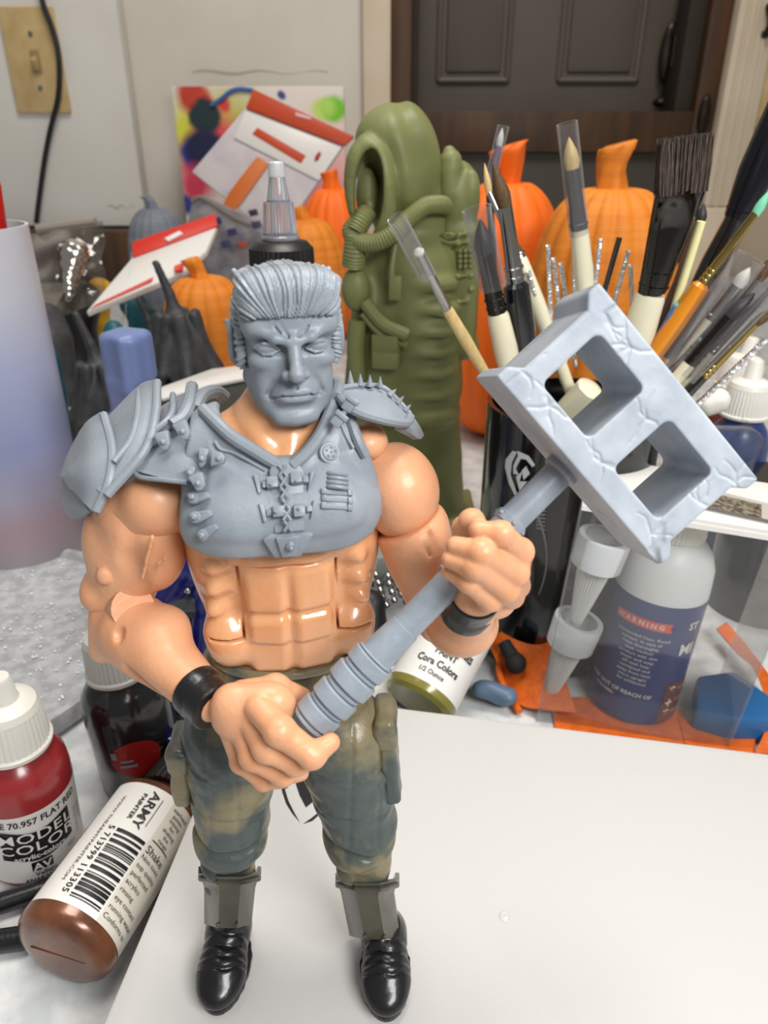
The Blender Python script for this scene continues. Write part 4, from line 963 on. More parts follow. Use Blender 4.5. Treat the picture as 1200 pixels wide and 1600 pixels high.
# ------------------------------------------------------------------ clutter behind, left half
def ribbed(name, c, R, h, n, depth, m, parent=None, base=None, p=2.6, nu=120, nv=40, sq=1.0, top=.12):
    V = []; F = []
    for j in range(nv + 1):
        t = j / nv; a = math.pi * t; z = h * (.5 - .5 * math.cos(a)); q = abs(2 * z / h - 1); rr = R * max(0, 1 - q ** p) ** (1 / p)
        z2 = z - top * R * max(0, 1 - rr / (.35 * R)) * (1 if t > .5 else 0)
        for i in range(nu):
            th = 2 * math.pi * i / nu; k = 1 - depth * (1 - abs(math.sin(n * th / 2 + .3 * math.sin(3 * th))) ** .7)
            V.append((c[0] + rr * k * math.cos(th), c[1] + rr * k * math.sin(th) * sq, c[2] + z2))
    for j in range(nv):
        for i in range(nu): F.append((j * nu + i, j * nu + (i + 1) % nu, (j + 1) * nu + (i + 1) % nu, (j + 1) * nu + i))
    return link(name, nmesh(np.array(V), np.array(F)), m, parent, base)
def pumpkin(c, R, h, m, label, stem, n=14, depth=.09, p=2.6, group=None):
    """stem: list of (dx, dz, radius) above the top."""
    t = thing('pumpkin', c, label, 'pumpkin', group)
    ribbed('pumpkin_body', c, R, h, n, depth, m, t, p=p)
    top = Vector(c) + Vector((0, 0, h * .975)); b = B(); nn = 20; rings = []
    pts = catmull([(top.x + dx, top.y, top.z + dz) for dx, dz, r in stem], 10); rs = np.interp(np.linspace(0, 1, 10), np.linspace(0, 1, len(stem)), [r for *_, r in stem])
    V = []; F = []
    for j, (pt, r) in enumerate(zip(pts, rs)):
        for i in range(nn): q = 2 * math.pi * i / nn + j * .12; k = 1 - .16 * (i % 4 in (0, 1)); V.append((pt[0] + r * k * math.cos(q), pt[1] + r * k * math.sin(q), pt[2] + .25 * r * math.cos(q) * (j / 9)))
    for j in range(9):
        for i in range(nn): F.append((j * nn + i, j * nn + (i + 1) % nn, (j + 1) * nn + (i + 1) % nn, (j + 1) * nn + i))
    F.append(tuple(9 * nn + i for i in range(nn))); link('stem', raw(V, F), m, t)
    return t
m_or = mat('matt_orange_print', (226, 134, 34), .6, var=(214, 122, 28), vscale=.5, bump=.5, bscale=3, stretch=(.3, .3, 5)); m_or2 = mat('vivid_orange_print', (244, 112, 14), .55, bump=.4, bscale=3, stretch=(.3, .3, 5), sss=.15)
m_gp = mat('blue_grey_print', (122, 128, 140), .6, var=(108, 113, 124), vscale=.4, bump=.4, bscale=2, stretch=(.3, .3, 4))
pumpkin((14.05, 49, DZ), 4.75, 19.6, m_or, 'large tall ochre orange pumpkin print standing behind the brushes', [(0, -.6, 1.25), (-.2, .5, .95), (-.35, 1.4, .85), (-.15, 2.3, 1.15), (-.1, 2.7, 1.1)], 18, .085, 2.9)
pumpkin((9.0, 58.5, DZ), 4.65, 19.5, m_or2, 'vivid orange pumpkin print half hidden between hooded statue and ochre pumpkin', [(0, -.6, .9), (.1, .6, .8), (0, 1.6, 1.05), (-.2, 2.4, 1.4), (.3, 2.8, 1.0)], 14, .07, 2.6)
pumpkin((-14.8, 62, DZ - 0), 3.6, 12.2, m_or, 'ochre pumpkin print standing left of the figure head', [(0, -.5, .9), (-.3, .6, .65), (-.7, 1.3, .8), (-.9, 1.6, .7)], 14, .08, 3.0)
pumpkin((-8.3, 84, DZ), 4.2, 14.6, m_or, 'plain ochre pumpkin print just right of the black nozzle bottle', [(0, -.5, 1.0), (-.5, .6, .8), (-.9, 1.4, .7)], 14, .08, 2.6)
pumpkin((-5.9, 92, DZ), 4.3, 17.2, m_or2, 'vivid orange pumpkin print rearmost beside the painted canvas', [(0, -.5, 1.2), (-.2, 1.0, .9), (-.4, 2.0, 1.0)], 14, .08, 2.4)
pumpkin((-29, 100, DZ), 3.9, 14.4, m_gp, 'blue grey pumpkin print at the rear wall under the white panel', [(0, -.5, .9), (-.4, 1.0, .6), (-1.0, 1.6, .6)], 16, .06, 2.6)
# dark gourds with carved faces and tendrils
m_dg = mat('charcoal_print', (62, 64, 66), .55, var=(50, 51, 53), vscale=.8, bump=.3, bscale=3)
def gourd(c, R, h, label, seed):
    c = Vector(c); rnd = random.Random(seed); cl = Clay(c + Vector((-R * 1.5, -R * 1.4, -.2)), c + Vector((R * 1.5, R * 1.4, h * 1.4)), R / 16)
    cl.ell(c + Vector((0, 0, h * .38)), (R, R * .9, h * .42), .3).ell(c + Vector((0, 0, h * .68)), (R * .55, R * .5, h * .3), R * .5)
    cl.chain([c + Vector((0, 0, h * .85)), c + Vector((-.1 * R, 0, h * 1.05)), c + Vector((-.35 * R, 0, h * 1.25))], [R * .25, R * .13, R * .1], .2)
    for s in (-1, 1): cl.ell(c + Vector((s * R * .34, -R * .8, h * .5)), (R * .2, R * .35, h * .07), .15, Matrix.Rotation(s * .4, 3, 'Y'), cut=True)
    cl.ell(c + Vector((0, -R * .9, h * .25)), (R * .5, R * .3, h * .05), .15, cut=True)
    for k in range(11):
        a = 2 * math.pi * k / 11 + rnd.uniform(-.2, .2); pts = []
        for j in range(6):
            f = j / 5; rr = R * (1.0 - .6 * max(0, f - .35)) * (.8 + .4 * math.sin(math.pi * min(1, f * 1.2))); a += rnd.uniform(-.22, .22)
            pts.append(c + Vector((rr * math.cos(a), rr * math.sin(a) * .9, h * (.02 + .9 * f))))
        cl.chain(pts, [R * .13] * 6, .18)
    return tag(sculpt(cl, 'carved_gourd', m_dg, base=c), label, 'figurine')
gourd((-18.6, 47, DZ), 2.4, 9.8, 'charcoal gourd figurine with carved grooves beside the milky tube', 1)
gourd((-15.6, 56, DZ), 2.9, 11.2, 'taller charcoal gourd figurine between the blue bust and ochre pumpkin', 2)
gourd((-18.8, 60, DZ), 2.2, 8.6, 'smaller charcoal gourd figurine behind the blue bust', 3)
# blue head-planes bust
m_bl = mat('slate_blue_resin', (104, 120, 164), .45, sss=.1)
bc = Vector((-11.45, 32, DZ)); cl = Clay(bc + Vector((-3, -2.6, -.1)), bc + Vector((3, 2.6, 16)), .09)
Rb = rotz(-18)
cl.box(bc + Vector((.15, 0, 13.35)), (.8, .8, 1.3), rotz(-38), .22, .1).box(bc + Vector((.15, .15, 13.5)), (.93, .9, 1.2), Rb, .4, .1).box(bc + Vector((0, 0, 11.8)), (.7, .8, 1.0), Rb, .3, .25)
cl.ell(bc + Vector((0, .1, 9.7)), (1.75, 1.35, 1.7), .35).ell(bc + Vector((0, .1, 5.6)), (1.6, 1.2, 4.2), .6).box(bc + Vector((0, 0, .8)), (1.7, 1.4, .8), rd=.3, k=.6)
cl.warp(lambda X, Y, Z: 0.0 * X * Y * Z)
tag(sculpt(cl, 'planes_bust', m_bl, base=bc), 'slate blue faceless head bust behind the shoulder guard', 'bust')

# painted canvas leaning at the wall
def spots(name, base, blobs, rough=.6, noise=1.2, ns=.35):
    """Flat paint colours: soft round spots (x, z, radius, colour, softness) on a base colour, in object space."""
    m = bpy.data.materials.new(name); m.use_nodes = True; nt = m.node_tree; N = nt.nodes; Lk = nt.links; b = N['Principled BSDF']; b.inputs['Roughness'].default_value = rough
    tc = N.new('ShaderNodeTexCoord'); nz = N.new('ShaderNodeTexNoise'); nz.inputs['Scale'].default_value = ns; nz.inputs['Detail'].default_value = 3; Lk.new(tc.outputs['Object'], nz.inputs['Vector'])
    va = N.new('ShaderNodeVectorMath'); va.operation = 'MULTIPLY_ADD'; Lk.new(nz.outputs['Color'], va.inputs[0]); va.inputs[1].default_value = (noise, 0, noise); Lk.new(tc.outputs['Object'], va.inputs[2])
    sub = N.new('ShaderNodeVectorMath'); sub.operation = 'SUBTRACT'; Lk.new(va.outputs[0], sub.inputs[0]); sub.inputs[1].default_value = (noise / 2, 0, noise / 2)
    col = None
    for x, z, r, c, sft in blobs:
        d = N.new('ShaderNodeVectorMath'); d.operation = 'MULTIPLY'; Lk.new(sub.outputs[0], d.inputs[0]); d.inputs[1].default_value = (1, 0, 1)
        e = N.new('ShaderNodeVectorMath'); e.operation = 'DISTANCE'; Lk.new(d.outputs[0], e.inputs[0]); e.inputs[1].default_value = (x, 0, z)
        mr = N.new('ShaderNodeMapRange'); mr.inputs['From Min'].default_value = r * (1 - sft); mr.inputs['From Max'].default_value = r * (1 + sft); mr.inputs['To Min'].default_value = 1; mr.inputs['To Max'].default_value = 0; Lk.new(e.outputs['Value'], mr.inputs['Value'])
        mx = N.new('ShaderNodeMix'); mx.data_type = 'RGBA'; Lk.new(mr.outputs[0], mx.inputs['Factor'])
        if col is None: mx.inputs[6].default_value = lin(base)
        else: Lk.new(col, mx.inputs[6])
        mx.inputs[7].default_value = lin(c); col = mx.outputs[2]
    Lk.new(col, b.inputs['Base Color']); return m
cx0, cx1, cz1 = P(287, 300, 129).x, P(541, 300, 129).x, P(400, 135, 129).z
c0 = Vector(((cx0 + cx1) / 2, 129, DZ)); cw = (cx1 - cx0) / 2
def cpx(x, y): q = P(x, y, 128.4); return q.x - c0.x, q.z - c0.z
bl = []
for x, y, r, c, s in ((520, 260, 60, (232, 196, 190), .6), (500, 320, 50, (226, 120, 120), .7), (300, 210, 40, (214, 214, 70), .5), (360, 190, 40, (196, 190, 90), .7), (340, 225, 36, (222, 80, 84), .4), (310, 255, 30, (190, 40, 60), .5), (300, 150, 22, (190, 60, 40), .3), (318, 162, 16, (200, 64, 44), .3), (320, 182, 23, (28, 48, 52), .15), (300, 240, 18, (30, 60, 150), .3), (320, 236, 30, (24, 26, 66), .2), (305, 290, 24, (214, 60, 90), .5), (292, 320, 14, (40, 60, 130), .3), (350, 165, 9, (214, 60, 60), .4), (503, 172, 14, (190, 216, 110), .3), (522, 170, 17, (112, 190, 30), .25), (512, 166, 12, (170, 214, 90), .4), (440, 150, 6, (52, 60, 130), .3)):
    u, v = cpx(x, y); bl.append((u, v, r * .107, c, s))
CV = thing('painted_canvas', c0, 'square white canvas with bright abstract paint splashes leaning at the wall', 'canvas')
B().box((c0.x, 129.6, (DZ + cz1) / 2), (cw, 1.0, (cz1 - DZ) / 2), bevel=.25).link('canvas_face', spots('abstract_paint', (226, 216, 208), bl), CV)
B().tube(catmull([P(x, y, 128.5) for x, y in ((330, 165), (345, 155), (360, 143), (375, 139), (395, 141))], 16), .32, 8).link('paint_streak', mat('blue_paint', (70, 104, 170), .5), CV)

# flat hang-tag bags
m_bag = mat('milky_bag', (206, 200, 200), .25, var=(196, 186, 194), vscale=.3, bump=.3, bscale=.7); m_hd = mat('orange_red_card', (190, 66, 26), .5); m_hd2 = mat('red_card', (200, 40, 22), .5)
def quad(pts, Y, th, name, m, par, bevel=.06):
    ps = [P(x, y, yy) for (x, y), yy in zip(pts, Y if isinstance(Y, (list, tuple)) else [Y] * len(pts))]; n = (ps[1] - ps[0]).cross(ps[-1] - ps[0]).normalized(); n = n if n.y > 0 else -n
    return B().prism(ps, n * th, bevel).link(name, m, par)
b0 = P(400, 330, 112)
BG = thing('hang_bag', (b0.x, b0.y, DZ), 'tilted milky zip bag with orange red header and white label before the canvas', 'bag')
def bagY(x, y): return 118 - (y - 140) * .03
def bq(pts, dy, th, name, m, par): return quad(pts, [bagY(*p) + dy for p in pts], th, name, m, par)
bq([(385, 167), (537, 226), (463, 332), (430, 372), (300, 268)], 0, .9, 'pouch', m_bag, BG)
hd = bq([(396, 139), (553, 213), (538, 227), (384, 168)], -.5, .6, 'header', m_hd, BG); bq([(461, 175), (485, 183), (486, 187), (462, 181)], -.62, .2, 'hang_hole', mat('pale_pink', (226, 190, 184), .5), hd)
lb = bq([(384, 172), (534, 230), (498, 282), (365, 215)], -.25, .2, 'label', m_label, BG); bq([(402, 199), (478, 243), (470, 255), (394, 209)], -.35, .12, 'colour_bar', m_hd, lb)
bq([(402, 244), (420, 256), (392, 296), (376, 318), (361, 334), (347, 322), (358, 300), (378, 274)], -.3, .15, 'orange_strip', mat('ochre_strip', (206, 108, 40), .5), BG)
bq([(499, 236), (502, 240), (497, 250), (491, 252), (493, 243)], -.4, .1, 'droplet_mark', mat('crimson', (160, 30, 40), .5), lb)
pa, pb, pc_ = P(412, 193, 117.2), P(488, 232, 116.0), P(404, 200, 117.0); ux = (pb - pa).normalized(); uy = (pa - pc_); uy = (uy - ux * uy.dot(ux)).normalized()
pr = Print(on_plane((pa + pb) / 2 + Vector((0, -.4, 0)), ux, uy)); pr.text('WET PALETTE', .8, .1, 1.25, .03); pr.link('print', m_black_ink, lb)
b0 = P(240, 430, 66)
B2 = thing('hang_bag', (b0.x, b0.y, DZ), 'flat white pack with bright red header lying slanted over the charcoal gourds', 'bag')
quad([(208, 401), (339, 352), (322, 392), (285, 426), (135, 487)], [70, 74, 70, 66, 62], .5, 'pouch', m_label, B2)
hd = quad([(206, 378), (336, 333), (340, 352), (208, 402)], [71, 75, 73.6, 69.6], .5, 'header', m_hd2, B2); quad([(256, 372), (280, 360), (286, 364), (262, 376)], [71.5, 72.4, 72.2, 71.2], .2, 'hang_hole', m_label, hd)
quad([(150, 475), (240, 432), (238, 440), (140, 483)], [61.6, 64.5, 64.1, 61.2], .2, 'red_stripe', m_hd2, B2); quad([(272, 415), (288, 408), (286, 424), (272, 424)], [66, 66.6, 66, 65.6], .2, 'red_mark', m_hd2, B2)
B().tube([P(206, 395, 69), P(197, 470, 64), P(193, 600, 56)], .01).link('edge', m_label, B2)
b0 = P(400, 380, 98)
B3 = thing('hang_bag', (b0.x, b0.y, DZ), 'grey printed zip bag with dark figures hanging low behind the nozzle bottle', 'bag')
quad([(300, 316), (318, 306), (430, 362), (440, 420), (330, 470), (282, 400)], 106, 1.0, 'pouch', mat('grey_bag', (150, 146, 148), .3, var=(112, 112, 124), vscale=.5), B3)
for x, y, c in ((338, 345, (50, 60, 100)), (362, 362, (60, 60, 110)), (395, 332, (60, 58, 60)), (378, 382, (170, 80, 60)), (352, 380, (60, 70, 96)), (400, 350, (70, 74, 100))):
    quad([(x - 8, y - 3), (x + 6, y - 6), (x + 9, y + 4), (x - 4, y + 7)], 104.8, .15, 'printed_figure', mat('ink_%d_%d' % (x, y), c, .5), B3)
B().tube(catmull([P(x, y, 104.5) for x, y in ((300, 316), (310, 309), (322, 313), (365, 340), (392, 352))], 18), .3, 8).link('bag_seal', mat('taupe_edge', (120, 110, 100), .5), B3)

# crumpled clear bag with a shiny blister
rnd = random.Random(5); rows = []
for j in range(6):
    rows.append([P(40 + 24 * i + rnd.uniform(-5, 5), 348 + j * 26 + (6 - i) * 2.5 + rnd.uniform(-6, 6), 78 + rnd.uniform(-1.6, 1.6) - j * 1.4) for i in range(6)])
b0 = P(95, 480, 70); ZB = thing('zip_bag', (b0.x, b0.y, DZ), 'crumpled clear zip bag with silvery glints beside the milky tube', 'bag')
B().sheet(rows, 30, 30, .05).link('film', clear('crumpled_film', (232, 228, 222), .12, .07, .7), ZB)
cl = clay_between([P(110, 395, 74), P(112, 470, 70)], 1.6, .1).chain([P(118, 396, 74), P(114, 420, 73), P(106, 465, 70)], [1.3, 1.0, .3], .2); cl.warp(lambda X, Y, Z: .12 * np.sin(X * 4 + Z * 3) * np.sin(Z * 5))
sculpt(cl, 'foil_piece', mat('crinkled_foil', (200, 196, 190), .15, 1., bump=.6, bscale=2), ZB)
B().tube([P(58, 358, 79), P(150, 346, 79)], .45, 8).link('zip_strip', mat('grey_zip', (150, 142, 132), .3), ZB)
# teal, yellow, and dark odds and ends
def lump(pts, rs, h, name, m, label, cat, k=.3, wob=.1):
    cl = clay_between(pts, max(rs) + .6, h).chain(pts, rs, k); cl.warp(lambda X, Y, Z: wob * np.sin(X * 2.1 / max(rs) + Z) * np.sin(Z * 2.7 / max(rs) + Y))
    b = Vector((sum(p.x for p in pts) / len(pts), sum(p.y for p in pts) / len(pts), min(p.z for p in pts) - max(rs)))
    return tag(sculpt(cl, name, m, base=b), label, cat)
m_teal = mat('teal_print', (20, 84, 94), .5); m_yel = mat('yellow_print', (216, 168, 30), .5); m_ink2 = mat('blackish_print', (26, 26, 28), .5)
def on_desk(x, y, Y): p = P(x, y, Y); return Vector((p.x, p.y, DZ + .3))
lump([P(178, 518, 57), P(186, 560, 55.5), on_desk(186, 600, 55)], [.8, 1.1, 1.2], .14, 'teal_figurine', m_teal, 'teal figurine between the charcoal gourds', 'figurine')
lump([P(210, 478, 72), P(225, 500, 71), on_desk(220, 560, 71)], [1.3, 1.4, 1.8], .16, 'teal_block', m_teal, 'dark teal lump under the slanted white pack', 'figurine')
lump([P(156, 452, 80), P(150, 475, 80), on_desk(150, 520, 80)], [1.2, 1.3, 1.6], .16, 'yellow_figurine', m_yel, 'small yellow figurine behind the clear zip bag', 'figurine')
lump([P(130, 470, 76), P(118, 500, 74), on_desk(120, 560, 74)], [1.9, 2.0, 2.4], .2, 'black_figurine', m_ink2, 'blackish figurine heap piece beneath the clear zip bag', 'figurine')
lump([P(72, 500, 66), P(75, 540, 64), on_desk(75, 600, 63)], [1.6, 2.1, 2.4], .2, 'grey_figurine', m_dg, 'dim grey figurine right beside the milky tube top half', 'figurine')
lump([P(60, 560, 54), on_desk(66, 620, 53)], [1.4, 1.8], .15, 'teal_figurine', m_teal, 'small teal figurine tucked against the milky tube', 'figurine')
lump([P(290, 470, 76), P(280, 520, 74), on_desk(280, 580, 74)], [1.8, 2.3, 2.6], .2, 'purple_figurine', mat('dark_plum_print', (52, 42, 48), .5), 'dark plum figurine behind the left ochre pumpkin', 'figurine')
# white box lid, red striped pack and the dark cloth
def slab(pts, z, h, name, m, label, cat, bevel=.1):
    v = [PZ(x, y, z) for x, y in pts]; c = sum(v, Vector()) / len(v)
    return tag(B().prism([(p.x, p.y, z - h if h else DZ) for p in v], (0, 0, h or z - DZ), bevel).link(name, m, base=(c.x, c.y, z - h if h else DZ)), label, cat)
slab([(92, 646), (160, 604), (250, 640), (215, 760), (110, 760)], -1.0, 0, 'white_carton', m_label, 'white carton corner below the charcoal gourd', 'carton')
slab([(150, 720), (170, 655), (186, 652), (200, 700), (196, 770)], .8, 0, 'purple_box', mat('plum_plastic', (70, 58, 96), .4), 'dusky purple box behind the shoulder guard', 'box')
a = P(168, 662, 31); tag(B().lathe((a.x, a.y, DZ), (a.x, a.y, a.z), [(0, 1.3), (a.z - DZ - .3, 1.25), (a.z - DZ - .2, 1.0), (a.z - DZ, .9), (a.z - DZ, 0)], 28).link('crimson_stopper', mat('crimson_cap', (176, 14, 62), .4), base=(a.x, a.y, DZ)), 'crimson round cap peeking over the outer shoulder plate', 'cap')
slab([(236, 612), (330, 584), (420, 576), (425, 640), (330, 650), (250, 660)], 5, 0, 'dark_case', mat('dark_green_case', (36, 38, 32), .5), 'dark greenish case behind the left shoulder', 'case')
pk = slab([(246, 606), (330, 576), (412, 566), (412, 584), (330, 600), (252, 622)], 5.35, .3, 'flat_pack', m_label, 'flat white pack with red edge on the dark case', 'pack')
# black bottle with clear nozzle right behind the head
nb = Vector((-3.75, 28.3, DZ)); XH = .85; NB = thing('nozzle_bottle', nb, 'black capped bottle with clear pointed nozzle directly behind the figure head', 'bottle')
Z1 = Vector((0, 0, 1)); m_dcap = mat('black_cap', (24, 24, 25), .4)
B().lathe(nb, nb + Z1, [(0, 1.25), (.1, 1.38), (15.9 + XH, 1.38), (16.9 + XH, 1.1), (17.3 + XH, .9)], 40).link('bottle_body', mat('smoky_bottle', (190, 192, 194), .2, coat=.3), NB)
B().lathe(nb + Z1 * (17.0 + XH), nb + Z1 * 20, [(0, 1.17), (.1, 1.2), (.75, 1.17)], 80, True, 1, .04).lathe(nb + Z1 * (17.75 + XH), nb + Z1 * 20, [(0, 1.16), (.22, .95), (.3, .6)], 40).link('cap', m_dcap, NB)
nz = nb + Z1 * (18.0 + XH); m_clr = mat('clear_nozzle', (214, 220, 230), .12, trans=.75, ior=1.3)
B().lathe(nz, nz + Z1, [(0, .66), (.15, .68), (.2, .62)], 40).lathe(nz, nz + Z1, [(.2, .62), (1.3, .54)], 60, True, 1, .06).lathe(nz, nz + Z1, [(1.3, .42), (2.1, .28), (2.15, .26)], 32).link('nozzle', m_clr, NB)
B().lathe(nz + Z1 * 2.1, nz + Z1 * 3, [(0, .3), (.1, .32), (.45, .26), (.5, .2), (.5, 0)], 28, cap=False).link('nozzle_cap', mat('clear_cap', (226, 228, 230), .2, trans=.4), NB)
# ------------------------------------------------------------------ hooded statue
m_olive = mat('olive_resin', (122, 126, 78), .5, var=(112, 116, 70), vscale=.3, bump=.15, bscale=3)
SY = 42.0
def S(x, y, dy=0.): return P(x, y, SY + dy)
sb = Vector((2.0, SY, DZ)); ST = thing('hooded_statue', sb, 'olive green hooded figure statue with hose and backpack behind the right shoulder', 'statue')
cl = Clay(sb + Vector((-5.2, -4.6, -.1)), sb + Vector((6.2, 4.6, 24.2)), .1)
# hood
cl.ell(S(622, 268), (2.15, 2.5, 3.0), .3).ell(S(612, 215, -.2), (1.75, 2.2, 1.4), .8).cone(S(640, 330, .3), S(655, 365, .5), 1.9, 1.7, .6)
cl.chain(catmull([S(572, 226, -2.0), S(556, 250, -2.2), S(551, 295, -2.1), S(560, 345, -1.9)], 9), [.4, .4, .4, .39, .38, .37, .36, .35, .33], .3).chain(catmull([S(572, 226, -2.0), S(590, 246, -2.4), S(602, 285, -2.6), S(606, 330, -2.5), S(594, 364, -2.3)], 12), [.42] * 12, .3)
cl.ell(S(577, 300, -2.3), (.72, 1.9, 1.95), .25, Matrix.Rotation(.08, 3, 'Y'), cut=True)
for pts in ([S(600, 222, -2.2), S(622, 235, -2.4), S(640, 258, -2.1)], [S(604, 236, -2.4), S(624, 262, -2.5), S(634, 300, -2.2)], [S(612, 300, -2.4), S(622, 335, -2.2), S(634, 352, -2.0)], [S(650, 250, -1.9), S(664, 300, -1.6), S(668, 340, -1.5)]):
    pass
cl.ell(S(574, 305, -1.2), (.6, .6, 1.3), .2).ell(S(577, 322, -1.75), (.3, .35, .4), .2)       # mask inside
# torso, jacket sleeve with folds, hem
cl.cone(S(640, 420, .2), S(650, 600, .2), 2.6, 2.75, .5).ell(S(664, 420, .2), (1.9, 2.1, 2.0), .6)
for i, (x, y, r) in enumerate(((668, 440, 1.75), (672, 478, 1.75), (668, 512, 1.7), (664, 545, 1.75), (662, 578, 1.8), (660, 612, 1.85), (662, 640, 1.75))):
    cl.ell(S(x, y, -1.0), (r, 1.6, .85), .22)
cl.ell(S(660, 640, 0), (2.2, 2.6, .7), .3)
for y in (462, 495, 530, 562, 596, 628): cl.chain([S(612, y + 8, -2.6), S(650, y + 6, -2.75), S(700, y - 4, -1.9)], [.07, .1, .07], .3, cut=True)
cl.chain([S(612, 470, -2.4), S(608, 540, -2.6), S(620, 640, -2.5)], [.1, .14, .1], .3, cut=True)
# legs, robe and base
cl.cone(S(660, 650, .3), S(672, 800, .3), 2.2, 2.3, .4).cone(S(600, 600, .3), S(620, 790, .3), 1.7, 1.8, .4)
for x in (600, 625, 650, 690): cl.chain([S(x, 680, -1.9), S(x + 6, 740, -2.2), S(x + 10, 800, -2.2)], [.08, .14, .1], .3, cut=True)
cl.box(sb + Vector((.4, .2, .5)), (3.4, 3.0, .5), rd=.2, k=.5)
# far arm, fist and front of the coat
cl.cone(S(585, 420, -.6), S(566, 470, -1.6), .9, .7, .3).ell(S(556, 452, -2.2), (.75, .7, 1.15), .2).cone(S(600, 480, -.4), S(590, 620, -.4), 1.8, 2.0, .4)
def folds(X, Y, Z):
    hood = np.clip((Z - 15.6) * .8, 0, 1) * np.clip((X - .1) * 1.2, 0, 1)
    leg = np.clip((3.2 - Z) * .7, 0, 1)
    return .12 * hood * np.sin(4.2 * (X * .8 + Z * .35) + .8 * np.sin(Z * .9)) + .06 * leg * np.sin(4 * X + .7 * np.sin(Z * 2))
cl.warp(folds)
sculpt(cl, 'statue_body', m_olive, ST)
B().tube(catmull([S(558, 500, -2.4), S(556, 560, -2.4), S(562, 640, -2.3)], 12), .5, 12).link('staff', m_olive, ST)
def hose(pts, r, name='hose', n=46):
    q = catmull(pts, n); return B().tube(q, [r * (1 + .1 * (i % 2)) for i in range(n)], 14).link(name, m_olive, ST)
hose([S(560, 345, -2.3), S(548, 362, -2.5), S(562, 378, -2.9), S(590, 378, -3.1), S(618, 362, -3.0), S(640, 340, -2.6), S(664, 322, -2.0), S(690, 320, -1.2), S(700, 326, .2)], .42, n=110)
hose([S(574, 330, -2.2), S(566, 344, -2.5), S(556, 362, -2.7)], .46, n=18); hose([S(556, 366, -2.6), S(554, 392, -2.6), S(552, 414, -2.4)], .55, n=20)
for pts, r in (([S(618, 380, -2.5), S(612, 425, -2.9), S(616, 462, -2.8)], .16), ([S(570, 472, -2.6), S(598, 505, -2.9), S(636, 524, -3.0)], .36), ([S(566, 490, -2.5), S(596, 522, -2.8), S(636, 540, -2.9)], .2)):
    B().tube(catmull(pts, 14), r, 10).link('strap', m_olive, ST)
q = S(618, 450, -2.9); B().box(q, (.34, .2, .62), rotz(-14), .12).link('buckle', m_olive, ST)
for i in range(2):
    q = S(604, 536 + i * 24, -2.7); B().box(q, (.74, .45, .52), rotz(-16), .14).link('belt_pouch', m_olive, ST)
# backpack with tank, straps and mesh pocket
cl = Clay(S(722, 600, 0) + Vector((-2.2, -2.6, -2)), S(722, 225, 0) + Vector((2.4, 3.4, 1)), .09)
cl.box(S(718, 450, .6), (1.05, 1.5, 3.6), rotz(-10), .5, .2).ell(S(716, 312, .4), (1.15, 1.3, 1.9), .3).cone(S(703, 300, -.3), S(703, 268, -.3), .62, .62, .15).cone(S(704, 262, -.3), S(704, 252, -.3), .62, .58, .03).cone(S(702, 250, -.3), S(702, 238, -.3), .33, .33, .03)
cl.ell(S(735, 300, -.4), (.5, .5, 1.1), .2).ell(S(722, 540, .6), (1.0, 1.3, .8), .3)
for y in (365, 378, 430, 470): cl.chain([S(690, y, -1.3), S(716, y + 2, -1.6), S(742, y - 2, -.4)], [.08, .12, .08], .2)
cl.chain([S(712, 286, -1.2), S(714, 330, -1.5), S(712, 366, -1.6)], [.12, .14, .12], .1, cut=True)
sculpt(cl, 'backpack', m_olive, ST)
mb = B()
for i in range(4):
    for j in range(3): mb.box(S(719 + j * 8, 392 + i * 8, -1.25 + j * .12), (.1, .12, .1), None, .03)
tag(mb.link('mesh_pocket', m_olive, ST), kind='stuff')
for x, y in ((735, 430), (736, 452)): B().ball(S(x, y, -.9), .22).link('rivet', m_olive, ST)

# ------------------------------------------------------------------ brush mug with its brushes
m_mug = mat('black_gloss_glass', (14, 15, 14), .08, coat=.6); mc = Vector((8.15, 30.2, DZ)); mt = 9.6
MG = thing('brush_mug', mc, 'black glossy mug with a pale shield emblem holding the brushes', 'mug')
B().lathe(mc, mc + Vector((0, 0, 1)), [(0, 3.4), (.2, 3.68), (mt - DZ - .6, 3.7), (mt - DZ, 3.7), (mt - DZ, 3.5), (mt - DZ - 1, 3.45), (.6, 3.1), (.6, 0)], 64, cap=False).link('mug_wall', m_mug, MG)
mref = Vector((-1.6, -30, 0)); mf = on_cyl(mc, mc + Vector((0, 0, 1)), 3.73, mref)
m_emb = mat('pale_print', (186, 188, 190), .4)
def ongrid(x, y):                        # emblem coordinates taken on the mug's own side
    u = (x - 600) / FOC; v = (800 - y) / FOC; d = Vector((u, _c + v * _s, -_s + v * _c)); a = d.x ** 2 + d.y ** 2; h = d.x * mc.x + d.y * mc.y
    t = (h - math.sqrt(max(h * h - a * (mc.x ** 2 + mc.y ** 2 - 3.72 ** 2), 0))) / a; q = Vector((0, 0, CAMH)) + d * t - mc
    return (math.atan2(q.x, -q.y) + math.atan2(1.6, 30)) * 3.72, q.z
pr = Print(mf)
for poly in ([(801, 704), (808, 706), (800, 722), (798, 742), (806, 765), (816, 790), (808, 780), (795, 755), (789, 730), (790, 718)], [(808, 704), (826, 712), (836, 726), (832, 730), (822, 718), (810, 716)], [(802, 728), (808, 714), (814, 716), (806, 732), (811, 742), (802, 740)], [(815, 735), (822, 728), (828, 740), (818, 750)], [(806, 745), (816, 736), (812, 752), (824, 752), (812, 768)]): pr.poly([ongrid(*q) for q in poly])
pr.link('shield_emblem', m_emb, MG)
pr = Print(mf)
for i in range(6): pr.poly([ongrid(*q) for q in ((838, 798 + i * 5), (852, 796 + i * 6), (853, 799 + i * 6), (838, 801 + i * 5))])
